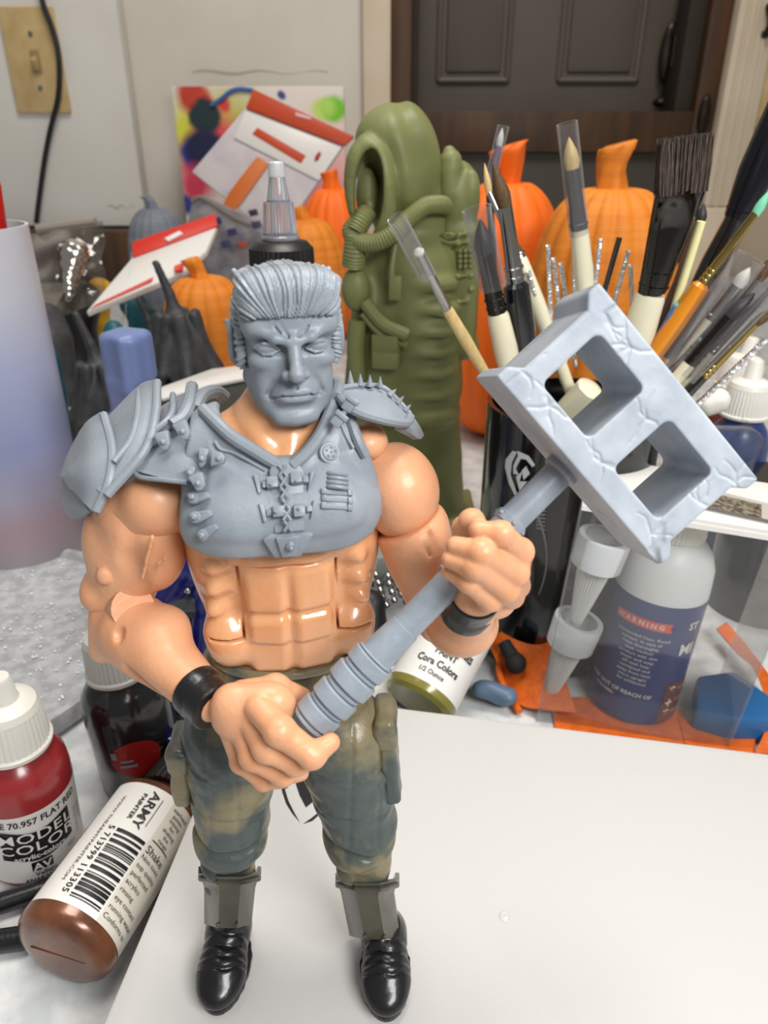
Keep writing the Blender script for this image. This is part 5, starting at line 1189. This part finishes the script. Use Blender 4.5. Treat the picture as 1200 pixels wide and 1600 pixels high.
n = 16; arc = [(830 + 26 * math.sin(i / n * 2.6), 778 + 150 * (i / n)) for i in range(n + 1)]
V = [ongrid(x, y) for x, y in arc] + [ongrid(x - 3, y + 2) for x, y in arc]; pr.add(V, [(i, i + 1, n + 2 + i, n + 1 + i) for i in range(n)])
pr.link('ring_print', mat('dim_print', (120, 124, 128), .4), MG)

m_cream = mat('cream_lacquer', (224, 218, 190), .25, coat=.5); m_blk = mat('black_lacquer', (18, 19, 22), .15, coat=.7); m_wood = mat('pale_birch', (216, 190, 134), .4, var=(204, 176, 118), vscale=1.5, stretch=(3, 3, .3))
m_orl = mat('orange_lacquer', (226, 140, 24), .3, coat=.4); m_fer = mat('ferrule_nickel', (176, 174, 170), .16, 1.); m_dkf = mat('dark_ferrule', (70, 68, 66), .14, 1.); m_gold = mat('gold_ferrule', (172, 148, 88), .2, 1.)
m_br = mat('brown_bristle', (104, 78, 44), .6, var=(70, 50, 28), vscale=6, stretch=(4, 4, .3)); m_db = mat('dark_bristle', (92, 76, 64), .7, var=(44, 36, 30), vscale=7, stretch=(5, 5, .25)); m_bb = mat('black_bristle', (46, 44, 46), .5); m_whb = mat('white_bristle', (216, 214, 206), .5); m_blb = mat('light_blue_bristle', (130, 186, 206), .5); m_mint = mat('mint_bristle', (122, 206, 170), .5)
m_cl = clear('clear_sleeve', (247, 247, 248), .05, .05, .6); m_blue_h = mat('blue_lacquer', (58, 116, 186), .25, coat=.5)
MUGIN = Vector((9.4, 30.2, -1.2))        # where handle ends rest, low inside the mug
def brush(tip, ft, fb, hb, r, label, mb, mf_, mh, flat=1.0, rings=2, sleeve=None, group='paint brushes in the black mug', hr=None, extra=2.2, fr=None):
    """tip, ferrule top, ferrule bottom, handle point: each (px, py, Y). The handle runs on below its point into the mug."""
    a, b, c, d = (P(*q) for q in (tip, ft, fb, hb)); ax = (d - c).normalized()
    e = d + ax * extra
    t = thing('paint_brush', e, label, 'paint brush', group); hr = hr or r; fr = fr or r
    bb = B()
    if flat > 1:
        n = 34; w = (b - a).cross(Vector((0, 1, 0))).normalized(); rn = random.Random(int(tip[0])); up = (a - b)
        for k in range(420):
            u = rn.uniform(-1, 1); v = rn.uniform(-1, 1); p0 = b + w * u * r * flat * .92 + Vector((0, v * r * .8, 0)); p1 = b + up * rn.uniform(.9, 1.02) + w * u * r * flat * rn.uniform(.95, 1.06) + Vector((0, v * r * .5, 0))
            bb.tube([p0 - up * .05, (p0 + p1) / 2 + w * rn.uniform(-.04, .04), p1], [.034, .03, .014], 4)
        tag(bb.link('bristles', mb, t), kind='stuff')
        G = []; nn = 28
        for f in (0, .35, .75, 1):
            cpt = b.lerp(c, f); wf = r * flat * (1 - f) + r * f; df = r * .8 * (1 - f) + r * f
            G.append([cpt + w * wf * math.cos(2 * math.pi * k / nn) + Vector((0, df * math.sin(2 * math.pi * k / nn), 0)) for k in range(nn)])
        V = [p for ring in G for p in ring]; F = [(i * nn + k, i * nn + (k + 1) % nn, (i + 1) * nn + (k + 1) % nn, (i + 1) * nn + k) for i in range(3) for k in range(nn)]; F.append(tuple(range(nn)))
        fo = link('ferrule', raw(V, F), mf_, t)
    else:
        L = (b - a).length
        bb.lathe(b, a, [(-.1, fr * .85), (L * .25, fr * 1.05), (L * .55, fr * .8), (L * .85, fr * .34), (L, .01)], 18).link('bristles', mb, t)
        Lf = (c - b).length; fo = B().lathe(b, c, [(0, fr * .88), (Lf * .6, fr), (Lf, r)], 24).link('ferrule', mf_, t)
    for k in range(rings):
        q = c - (c - b).normalized() * (.12 + .2 * k) * max(1, r / .18) * .9; B().lathe(q, c, [(-.05, r * 1.0), (-.02, r * 1.1), (.03, r * 1.1), (.06, r * 1.0)], 24).link('crimp', mf_, fo)
    Lh = (e - c).length; B().lathe(c, e, [(0, r * .97), (.15, hr), (Lh * .3, hr * 1.15), (Lh, hr * .8)], 20).link('handle', mh, t)
    if sleeve:
        s0, s1, sr = sleeve; s0, s1 = P(*s0), P(*s1); Ls = (s1 - s0).length
        B().lathe(s0, s1, [(0, sr), (Ls, sr), (Ls, sr * .9), (.02, sr * .9), (0, sr)], 28, cap=False).link('clear_sleeve', m_cl, t)
    return t
brush((652, 388, 25), (655, 395, 25.1), (698, 482, 26.4), (755, 578, 28), .17, 'thin birch handled brush in a clear sleeve leaning far left over the statue', m_whb, m_fer, m_wood, 1, 1, ((619, 341, 24.4), (668, 432, 25.6), .3), hr=.2)
brush((750, 342, 28.2), (757, 395, 28.3), (777, 488, 28.6), (800, 590, 29), .36, 'flat cream handled brush in a clear sleeve at the left of the mug', m_bb, m_dkf, m_cream, 1, 2, ((744, 325, 28.1), (770, 450, 28.4), .52), hr=.42, fr=.34)
brush((770, 252, 28.8), (789, 322, 28.9), (806, 440, 29.2), (822, 590, 29.6), .34, 'brown round brush with a black handle and nickel ferrule', m_br, m_fer, m_blk, 1, 2, hr=.5, fr=.3)
brush((757, 255, 31), (764, 300, 31), (812, 404, 30.6), (866, 545, 30.2), .28, 'white handled brush with long nickel ferrule beside the brown round brush', m_wood, m_fer, m_cream, 1, 1, fr=.14, hr=.3)
brush((889, 214, 28.6), (894, 262, 28.7), (905, 358, 28.9), (916, 470, 29.2), .32, 'sleeved brush with rust bristle standing upright before the ochre pumpkin', m_wood, mat('grey_ferrule', (120, 118, 118), .3, .8), m_cream, 1, 1, ((886, 192, 28.5), (905, 366, 28.9), .36), fr=.27, hr=.33)
brush((785, 200, 33), (780, 226, 33), (764, 290, 33), (775, 480, 32), .14, 'faint purple sleeved thin brush behind the brown round brush', m_whb, mat('mauve_ferrule', (140, 130, 150), .3, .4), m_blk, 1, 0, ((787, 196, 33), (764, 290, 33), .24))
brush((1073, 212, 28.2), (1064, 298, 28.4), (1018, 458, 28.9), (984, 560, 29.3), .52, 'wide flat dark bristle brush with black ferrule and cream handle', m_db, m_dkf, m_cream, 1.75, 2, hr=.56)
brush((1100, 318, 29.5), (1094, 345, 29.5), (1060, 440, 29.6), (1010, 560, 29.8), .2, 'slim brown handled brush behind the wide flat brush', m_bb, mat('mauve_brown', (112, 88, 80), .3, .3), mat('brown_lacquer', (92, 66, 58), .3, coat=.4), 1, 0)
brush((1204, 296, 28), (1182, 332, 28.1), (1098, 442, 28.5), (1020, 556, 29), .2, 'orange handled brush with gold ferrule and mint green tip', m_mint, m_gold, m_orl, 1, 3, hr=.34, fr=.17)
brush((1290, 60, 29.6), (1232, 150, 29.8), (1152, 340, 30.3), (1080, 480, 30.8), .5, 'big black glossy brush rising out of the frame at the upper right', m_db, mat('black_gloss_ferrule', (40, 40, 46), .15, .6), m_blk, 1, 3, hr=.44, fr=.66)
brush((1140, 500, 28.2), (1098, 532, 28.3), (1046, 588, 28.7), (1000, 640, 29.2), .26, 'light blue tipped brush with silver ferrule low at the right', m_blb, m_fer, m_cream, 1, 1, fr=.2)
brush((1180, 458, 28), (1140, 492, 28.1), (1076, 566, 28.5), (1010, 640, 29), .34, 'dark ferruled brush with cream handle between clear tubes', m_bb, m_dkf, m_cream, 1, 2)
brush((1230, 470, 27.6), (1180, 505, 27.8), (1100, 588, 28.3), (1030, 660, 28.9), .2, 'gold ferruled thin brush lowest at the right side', m_br, m_gold, m_blk, 1, 3)
brush((1066, 470, 28.8), (1062, 480, 28.8), (1052, 500, 28.8), (1008, 580, 29.2), .3, 'short blue lacquered brush stub beside the orange handle', m_blb, m_blue_h, m_blue_h, 1, 0, hr=.3)
brush((1172, 418, 28.25), (1154, 444, 28.3), (1112, 500, 28.6), (1040, 592, 29.1), .3, 'white tipped brush inside the wide clear plastic tube', m_whb, m_fer, m_cream, 1, 1, fr=.26)
brush((1220, 392, 28.9), (1184, 436, 29), (1126, 508, 29.2), (1050, 600, 29.6), .27, 'rust tipped brush with silver ferrule behind the clear tubes at the right', m_br, m_fer, m_blk, 1, 1, fr=.24)
brush((1236, 420, 27.9), (1204, 452, 28), (1112, 552, 28.5), (1050, 622, 29), .16, 'slim silver ferruled brush above the gold ferruled one', m_bb, m_fer, m_cream, 1, 2)
def rod(a, b, r, name, m, label, cat, tw=0, group=None, extra=1.5):
    a, b = P(*a), P(*b); ax = (b - a).normalized(); b = b + ax * extra; bb = B()
    if tw:
        L = (b - a).length; n = int(L / .04); x = ax.orthogonal().normalized(); y = ax.cross(x); pts = [a + ax * (L * i / n) for i in range(n + 1)]
        for ph in (0, math.pi):
            bb.tube([p + (x * math.cos(i * 1.1 + ph) + y * math.sin(i * 1.1 + ph)) * r * .42 for i, p in enumerate(pts)], r * .62, 6)
    else: bb.cyl(a, b, r, n=14)
    return tag(bb.link(name, m, base=b), label, cat, group)
m_steel = mat('drill_steel', (226, 226, 228), .3, .8); m_dsteel = mat('dark_steel', (96, 96, 100), .25, 1.)
DRL = ['upright twisted drill bit, leftmost of those before the ochre pumpkin', 'twisted drill bit second from the left before the ochre pumpkin', 'short twisted drill bit third from the left before the ochre pumpkin', 'upright twisted drill bit just left of the sleeved rust brush handle', 'twisted drill bit just right of the sleeved rust brush handle', 'tallest twisted drill bit, left of the plain dark rod', 'twisted drill bit just right of the plain dark rod', 'twisted drill bit rightmost before the ochre pumpkin', 'steel twisted drill bit leaning beside the white handled brush']
for i, (x, y, x2, y2) in enumerate(((856, 384, 862, 520), (865, 404, 878, 520), (876, 412, 892, 520), (897, 392, 897, 500), (913, 398, 913, 490), (938, 374, 926, 480), (982, 392, 952, 500), (985, 414, 990, 520), (826, 424, 850, 520))):
    rod((x, y, 30.5 - .2 * (i % 3)), (x2, y2, 30.3), .1, 'drill_bit', m_steel, DRL[i], 'drill bit', 1, 'drill bits among the brushes')
rod((968, 371, 30), (940, 470, 30), .11, 'steel_rod', m_dsteel, 'plain dark steel rod between the twisted drill bits', 'rod')
rod((1196, 532, 27.4), (1070, 650, 28.6), .13, 'twisted_rod', m_steel, 'long twisted steel rod lowest in the right hand fan', 'rod', 1)
rod((1096, 346, 28.6), (1064, 450, 28.9), .16, 'yellow_stick', mat('pale_yellow', (236, 230, 170), .4), 'pale yellow pointed stick beside the wide flat brush', 'stick')
for a, b, r, lb in (((1174, 402, 28), (1092, 512, 28.6), .56, 'wide clear plastic tube slanting right of the orange brush'), ((1120, 442, 28.3), (1010, 600, 29), .42, 'clear plastic tube with square end just below the orange brush'), ((1200, 440, 28.6), (1110, 540, 28.8), .3, 'narrow clear tube behind the wide clear one'), ((1215, 450, 27.4), (1120, 545, 28), .34, 'clear tube at the right picture edge over the gold brush')):
    a, b = P(*a), P(*b); L = (b - a).length; b2 = a + (b - a).normalized() * (L + 1.5)
    tag(B().lathe(a, b2, [(0, r), (L + 1.5, r), (L + 1.5, r * .9), (.02, r * .9), (0, r)], 32, cap=False).link('clear_tube', m_cl, base=b2), lb, 'tube')
a, b = P(1148, 470, 28.3), P(1118, 508, 28.5); 
tag(B().lathe(P(926, 604, 28.6), P(868, 668, 29.6), [(0, .2), (.06, .5), (.14, .6), (2.0, .64), (4.5, .64)], 32).link('white_marker', m_cream, base=P(868, 668, 29.6)), 'cream round marker seen through the upper hole of the cinder block', 'marker')
# ------------------------------------------------------------------ glue package and things round the box
m_sheet = clear('clear_blister', (246, 246, 245), .05, .05, .5)
Bl, Br_, = Vector((6.5, 23.9, DZ)), Vector((13.9, 22.2, DZ)); lean = Vector((.75, .25, 10.2)); back = Vector((1.3, 4.2, 0))
GP = thing('glue_package', (10.5, 25, DZ), 'clear plastic package with white printed top card, holding glue bottle and nozzles', 'package')
def pane(p, name, m, th=(0, 0, .04)): return B().prism(p, th).link(name, m, GP, smooth=False)
tl, tr = Bl + lean, Br_ + lean + Vector((.3, 0, -.6))
pane([Bl, Br_, tr, tl], 'front_pane', m_sheet, (0, .04, 0)); pane([Bl, Bl + back, tl + back, tl], 'side_pane', m_sheet, (.04, 0, 0)); pane([Br_, Br_ + back, tr + back, tr], 'side_pane', m_sheet, (-.04, 0, 0))
for a, b in ((Bl, tl), (Br_, tr)): B().tube([a, b], .05, 8).link('pane_fold', m_cl, GP)
card = pane([tl, tr, tr + back, tl + back], 'top_card', m_label, (0, 0, .16))
def cardp(u, v): return tl + (tr - tl) * u + back * v + Vector((0, 0, .175 + .0)) 
def cpoly(pts, name, m, dz=0.): return link(name, raw([cardp(*p) + Vector((0, 0, dz)) for p in pts], [tuple(range(len(pts)))]), m, card, smooth=False)
cpoly([(.42, .22), (.86, .1), (.88, .52), (.5, .7)], 'window_frame', mat('grey_card_print', (176, 172, 164), .4)); cpoly([(.48, .3), (.8, .2), (.82, .48), (.54, .6)], 'foil_window', mat('mottled_foil', (206, 196, 176), .25, .7, var=(90, 84, 78), vscale=6), .004)
cpoly([(.48, .22), (.84, .12), (.85, .19), (.49, .29)], 'grey_bar', mat('dark_card_print', (96, 94, 92), .4), .006); cpoly([(.04, .0), (.12, .0), (.12, .07), (.04, .07)], 'red_square', mat('red_print', (214, 60, 50), .4)); cpoly([(.08, .45), (.15, .45), (.15, .6), (.08, .6)], 'red_square', MATS['red_print'])
pr = Print(lambda u, v: cardp(u, v)); pr.rect(.02, .12, .24, .125); pr.rect(.02, .12, .023, .8); pr.rect(.02, .8, .24, .805); pr.link('card_lines', mat('grey_line', (150, 150, 150), .5), card)
pane([tl, tr, tr - lean * .02, tl - lean * .02], 'card_edge', m_label, (0, -.05, 0))
gb0 = Vector((10.9, 25.3, DZ + .1)); gup = Vector((.07, .02, 1)).normalized(); gr = 1.85; gh = 8.2
GB = thing('glue_bottle', gb0, 'frosted glue bottle with navy label and white ribbed cap inside the clear package', 'bottle')
m_fb = mat('frosted_bottle', (226, 229, 231), .38, sss=.2)
B().lathe(gb0, gb0 + gup, [(0, gr * .9), (.2, gr), (gh - 2.1, gr), (gh - 1.2, gr * .97), (gh - .6, gr * .86), (gh - .1, gr * .62), (gh, gr * .55), (gh + .4, gr * .5)], 56).link('bottle_body', m_fb, GB)
B().lathe(gb0 + gup * gh, gb0 + gup * 12, [(0, 1.12), (.15, 1.15), (1.1, 1.08), (1.2, .9), (1.2, 0)], 80, True, 1, .04).link('cap', m_cap, GB)
gref = Vector((-10.2, -24, 0)); L = label(GB, gb0, gup, gr, .1, gh - 2.3, -3.4, 3.9, gref, mat('navy_label', (48, 62, 116), .3))
f = on_cyl(gb0, gb0 + gup, gr + .035, gref); f2 = on_cyl(gb0, gb0 + gup, gr + .06, gref)
pr = Print(f); pr.rect(-1.55, 4.75, .62, 5.15); pr.add([(.62, 4.75), (.78, 4.75), (.7, 4.95), (.78, 5.15), (.62, 5.15)], [(0, 1, 2, 3, 4)]); pr.link('warning_ribbon', mat('coral_print', (222, 88, 76), .35), L)
pr = Print(f); pr.rect(1.25, .15, 2.6, 2.2); pr.link('brown_panel', mat('brown_print', (110, 60, 50), .4), L)
pr = Print(f2); pr.text('W A R N I N G', -.5, 4.95, .3, .008)
for i, t_ in enumerate(('Unintended Uses. Avoid', 'contact. In case of', 'rinse thoroughly', 'seek medical', 'product with skin', 'water and soap', 'off seek help', 'ventilated and', 'away from heat', 'store upright', 'for additional')): pr.text(t_, -.25, 4.35 - .22 * i, .2, 0, 0, 1.1)
pr.text('KEEP OUT OF REACH OF', -.75, 1.55, .26, .006).text('CHILDREN', -1.3, 1.25, .2, .004)
pr.text('ST', 1.75, 5.0, .46, .014).text('MI', 1.7, 3.9, .72, .02)
for i, g in enumerate(('*', '+', '*')): pr.text(g, 1.6, 1.8 - .6 * i, .7, .02).text('bond', 2.15, 1.9 - .6 * i, .22)
pr.link('label_text', m_label, L)
m_noz = mat('nozzle_plastic', (220, 222, 222), .35, sss=.15, alpha=.92)
def nozzle(c, d, label_):
    c = Vector(c); d = Vector(d).normalized(); t = thing('glue_nozzle', c, label_, 'nozzle')
    B().lathe(c, c + d, [(0, .78), (0, 1.0), (.12, 1.02), (1.25, .98), (1.35, .7)], 48, cap=False).link('collar', mat('clear_collar', (214, 218, 220), .3, trans=.25), t)
    B().lathe(c, c + d, [(1.3, .68), (3.0, .42), (3.9, .26), (4.1, .2), (4.1, 0)], 60, False, 1, .1).link('spout', m_noz, t)
nozzle(P(946, 838, 24.6), (-.17, 0, -1), 'upper white fluted nozzle, tip down, in the clear package'); nozzle(P(905, 968, 24.9), (-.2, 0, -1), 'lower frosted nozzle, tip down, left in the clear package')

# lying paint pot with white label, blue capped tube, caps
pa = Vector((1.35, 23.45, -1.1)); pu = Vector((.5, .76, .43)).normalized(); pb = pa + pu; pl_ = 4.0
PB = thing('paint_bottle', (pa.x, pa.y, DZ), 'paint bottle with white printed label and olive paint lying behind the white box', 'paint bottle')
B().lathe(pa, pb, [(0, 0), (0, 1.3), (.15, 1.5), (.35, 1.56), (4.0, 1.56), (4.5, 1.3), (4.8, .9), (5.2, .9)], 48, cap=False).link('bottle_body', mat('olive_paint_bottle', (124, 118, 52), .25, coat=.4), PB)
pref = Vector((0, 0, CAMH)) - pa; L = label(PB, pa, pu, 1.56, .45, 3.9, -2.4, 2.2, pref)
pr = Print(on_cyl(pa, pb, 1.602, pref)); pr.text('MASTER SERIES', .1, 2.3, .42, .016, 0, .85).text('PAINT', .1, 1.88, .42, .016, 0, .85).text('Cora Colors', 0, 1.36, .44, .014, 0, .85).text('1/2 Ounce', -.1, .9, .3, .006, 0, .9); pr.rect(-.2, 3.3, .9, 3.38); pr.link('print', mat('green_black_ink', (30, 38, 32), .4), L)
B().lathe(pa + pu * 5.0, pa + pu * 9, [(0, 1.0), (.1, 1.05), (1.0, 1.02), (1.05, .8), (1.1, .78), (1.9, .7), (2.0, .5), (2.0, 0)], 60, True, 1, .02).link('cap', mat('pale_grey_cap', (196, 196, 190), .4), PB)
ja, jb = PZ(560, 1068, -1.45), PZ(632, 1058, -1.45); ju = (jb - ja).normalized(); JL = (jb - ja).length
JT = thing('blue_capped_tube', ((ja.x + jb.x) / 2, ja.y, DZ), 'white tube with dark blue cap lying behind the white box by the hip', 'tube')
B().cyl(ja - ju * 1.5, jb - ju * .8, 1.02, n=32).link('tube_body', m_cap, JT); B().lathe(jb - ju * .8, jb, [(0, 1.04), (.08, 1.06), (.7, 1.04), (.8, .9), (.8, 0)], 32).link('cap', mat('royal_blue_plastic', (38, 38, 128), .25, coat=.4), JT)
# pin brush with ball tips
PBZ = thing('pin_brush', (.35, 32.5, DZ), 'pin brush with shiny round steel tips between torso and arm', 'brush')
fl = B().box((.4, 33.2, .2), (1.6, 1.2, .8), rotz(20), .3); fl.link('pad', mat('grey_pad', (120, 122, 118), .5), PBZ); pins = B()
for x, y in ((591, 911), (608, 912), (623, 918), (594, 922), (612, 925), (627, 929), (598, 934), (616, 938), (604, 946), (581, 905), (625, 903), (606, 900), (587, 898), (635, 940)):
    q = P(x, y, 30.5 - (y - 900) * .02); pb_ = B().ball(q, .2, n=12).cyl(q, q + Vector((.1, 1.9, -.9)), .06, n=6); pb_.link('pin', m_fer, PBZ)
B().box((.2, 36.5, -.6), (2.8, 2.0, 1.8), rotz(8), .3).link('holder', mat('sage_plastic', (132, 140, 122), .5), PBZ)
lump([P(578, 945, 29), P(572, 990, 28.4), Vector((P(580, 1010, 28).x, 28, DZ + .9))], [.75, 1.0, 1.0], .09, 'rubber_bulb', m_ink2, 'shiny black rubber bulb just right of the waist', 'bulb', wob=.05)
lump([P(650, 1000, 31), P(690, 990, 32)], [.9, .9], .1, 'grey_plastic_piece', mat('dim_grey_plastic', (92, 92, 92), .5), 'dim grey plastic piece behind the hammer handle', 'piece', wob=0.)
# orange nylon strap, black swab, blue clamps
m_nyl = mat('orange_nylon', (222, 104, 24), .5, var=(204, 90, 18), vscale=2, bump=.6, bscale=5); m_bclamp = mat('clamp_blue', (36, 98, 152), .35); m_slate = mat('slate_plastic', (86, 106, 130), .45)
ob = B().sheet([[PZ(762, 1000, -1.2), PZ(790, 985, -.6), PZ(838, 962, .2), PZ(860, 958, .4)], [PZ(775, 1030, -1.6), PZ(800, 1020, -1.2), PZ(845, 1005, -.6), PZ(870, 1000, -.2)], [PZ(782, 1050, -2.2), PZ(812, 1050, -1.8), PZ(850, 1050, -1.4), PZ(880, 1050, -1.2)], [PZ(800, 1090, -2.4), PZ(818, 1105, -2.2), PZ(850, 1110, -2.0), PZ(900, 1115, -2.0)]], 20, 16, .12)
ob.tube(catmull([PZ(800, 1006, -1.4), PZ(780, 1040, -1.9), PZ(788, 1075, -2.1), PZ(812, 1112, -2.2)], 20), .16, 8)
ob.sheet([[PZ(1120, 985, -1.6), PZ(1136, 975, -1.4)], [PZ(1150, 1020, -1.6), PZ(1170, 1015, -1.4)], [PZ(1180, 1050, -1.6), PZ(1205, 1060, -1.4)], [PZ(1200, 1120, -1.8), PZ(1240, 1120, -1.6)], [PZ(1180, 1180, -2.2), PZ(1230, 1180, -2.0)]], 30, 6, .14)
ob.sheet([[PZ(1060, 1120, -2.3), PZ(1070, 1160, -2.3)], [PZ(1110, 1140, -2.3), PZ(1110, 1175, -2.3)], [PZ(1180, 1150, -2.2), PZ(1180, 1180, -2.2)]], 20, 6, .12).sheet([[PZ(860, 1090, -2.35), PZ(870, 1150, -2.35)], [PZ(960, 1090, -2.35), PZ(960, 1150, -2.35)], [PZ(1070, 1110, -2.35), PZ(1070, 1160, -2.35)]], 20, 6, .1)
tag(ob.link('nylon_strap', m_nyl, base=(10, 24.5, DZ)), 'orange nylon strap looping under the clear package and along the right edge', 'strap')
a, b = PZ(788, 1005, -.7), PZ(806, 1036, -1.1); tag(B().tube([a, a.lerp(b, .6), b], [.3, .34, .4], 14).ball(b, .48).link('black_swab', mat('black_foam', (26, 26, 27), .8), base=b), 'black round tipped swab across the orange strap', 'swab')
lump([PZ(752, 1076, -1.7), PZ(792, 1088, -1.8)], [.4, .45], .09, 'slate_clip', m_slate, 'slate blue clip between paint bottle and orange strap', 'clip', wob=.05)
v = [PZ(x, y, -1.0) for x, y in ((1090, 1048), (1150, 1040), (1215, 1085), (1215, 1120), (1150, 1118), (1088, 1100))]; tag(B().prism([(p.x, p.y, DZ) for p in v], (0, 0, 1.3), .25).link('blue_clamp', m_bclamp, base=(v[0].x, v[0].y, DZ)), 'blue plastic clamp half seen through the package at the right edge', 'clamp')
# dropper bottles and clear lid at the right edge
def dbot(x, y, Y, m_b, label_, s=1.0, tilt=(0, 0, 1)):
    c = P(x, y, Y); up = Vector(tilt).normalized(); base = c - up * ((c.z - DZ) / up.z); t = thing('paint_bottle', base, label_, 'paint bottle')
    h = (c - base).length; dropper(t, base, up, h, 1.55 * s, m_b, 1.12 * s, 1.8 * s, .9 * s)
dbot(1162, 648, 37, mat('blue_paint_bottle', (44, 66, 122), .3, coat=.3), 'blue paint bottle with white ribbed dropper cap at the right edge', 1.06)
dbot(1150, 606, 43, mat('maroon_paint_bottle', (104, 48, 38), .3, coat=.3), 'maroon paint bottle with white dropper cap behind the blue one', 1.1, (.12, 0, 1))
lump([P(1106, 632, 33), P(1120, 626, 33)], [.55, .6], .08, 'white_stopper', m_cap, 'small white stopper lying left of the blue paint bottle', 'stopper', wob=0.)
lq = [P(x, y, 31) for x, y in ((1060, 668), (1180, 672), (1192, 684), (1172, 745), (1100, 800), (1060, 760))]; tag(B().prism(rounded(lq, .3, 4), (0, .5, 0), .05).tube(rounded(lq, .3, 4), .05, 6, closed=True).link('clear_tray', m_sheet, base=P(1100, 800, 31)), 'clear rounded plastic tray standing below the blue paint bottle', 'tray')
a = P(1170, 800, 33); tag(B().lathe((a.x + 1.5, a.y, DZ), (a.x + 1.5, a.y, a.z + 1), [(0, 2.6), (6.5, 2.6), (7.2, 2.2), (7.2, 0)], 36).link('black_jar', m_blk, base=(a.x + 1.5, a.y, DZ)), 'black glossy jar behind the package at the right edge', 'jar')
a = P(850, 930, 27.5); 
# blue clamps and dark pots behind the figure's bent arm
m_dblue = mat('deep_blue_plastic', (22, 26, 112), .25, coat=.5)
cl = clay_between([P(270, 880, 24), P(310, 1000, 24)], 2.0, .08).chain([P(330, 850, 24.5), P(292, 880, 24.2), P(262, 930, 24), P(250, 990, 24)], [.8, .85, .75, .6], .2).chain([P(330, 870, 24), P(322, 940, 24), P(316, 1010, 23.6)], [.5, .65, .6], .2).ell(P(292, 940, 24.4), (.5, .9, 1.0), .2, cut=True)
t = thing('spring_clamp', (P(290, 1000, 24).x, 24, DZ), 'deep blue spring clamp with grey roller between bent arm and torso', 'clamp'); sculpt(cl, 'jaw', m_dblue, t)
q = P(284, 946, 23.6); B().lathe(q + Vector((-.5, 0, 0)), q + Vector((.8, .2, -.1)), [(0, .45), (.05, .52), (1.0, .52), (1.05, .45)], 24).link('roller', mat('grey_roller', (92, 96, 100), .2, .5), t)
B().ball(P(293, 923, 23.4), .15).link('rivet', m_fer, t); B().box((P(290, 1000, 24).x, 24.3, (DZ + 2.2) / 2), (1.2, .9, (2.8 - DZ) / 2 - .35), bevel=.3).link('grip', m_dblue, t)
for x, y, Y, r, h, lb in ((238, 1105, 22.3, 1.0, 1.6, 'black glass pot with silver glints behind the left wrist'), (262, 1090, 23.6, 1.1, 1.8, 'black glass pot nearest the camouflage pocket')):
    q = P(x, y, Y); tag(B().lathe((q.x, q.y, DZ), (q.x, q.y, q.z + 3), [(0, r * .9), (.1, r), (q.z - DZ - .5, r), (q.z - DZ - .3, r * .85), (q.z - DZ, r * .85), (q.z - DZ, 0)], 36).ball((q.x, q.y, q.z), (r * .6, r * .6, .25)).link('glass_pot', mat('black_pot_glass', (26, 27, 28), .06, coat=1.), base=(q.x, q.y, DZ)), lb, 'pot')
q = P(262, 1146, 20.6); tag(B().box((q.x, q.y, (q.z + DZ) / 2 - .0), (.75, .3, (q.z - DZ) / 2), rotz(6), .1).link('blue_clip', m_dblue, base=(q.x, q.y, DZ)), 'small deep blue clip standing by the camouflage pocket', 'clip')
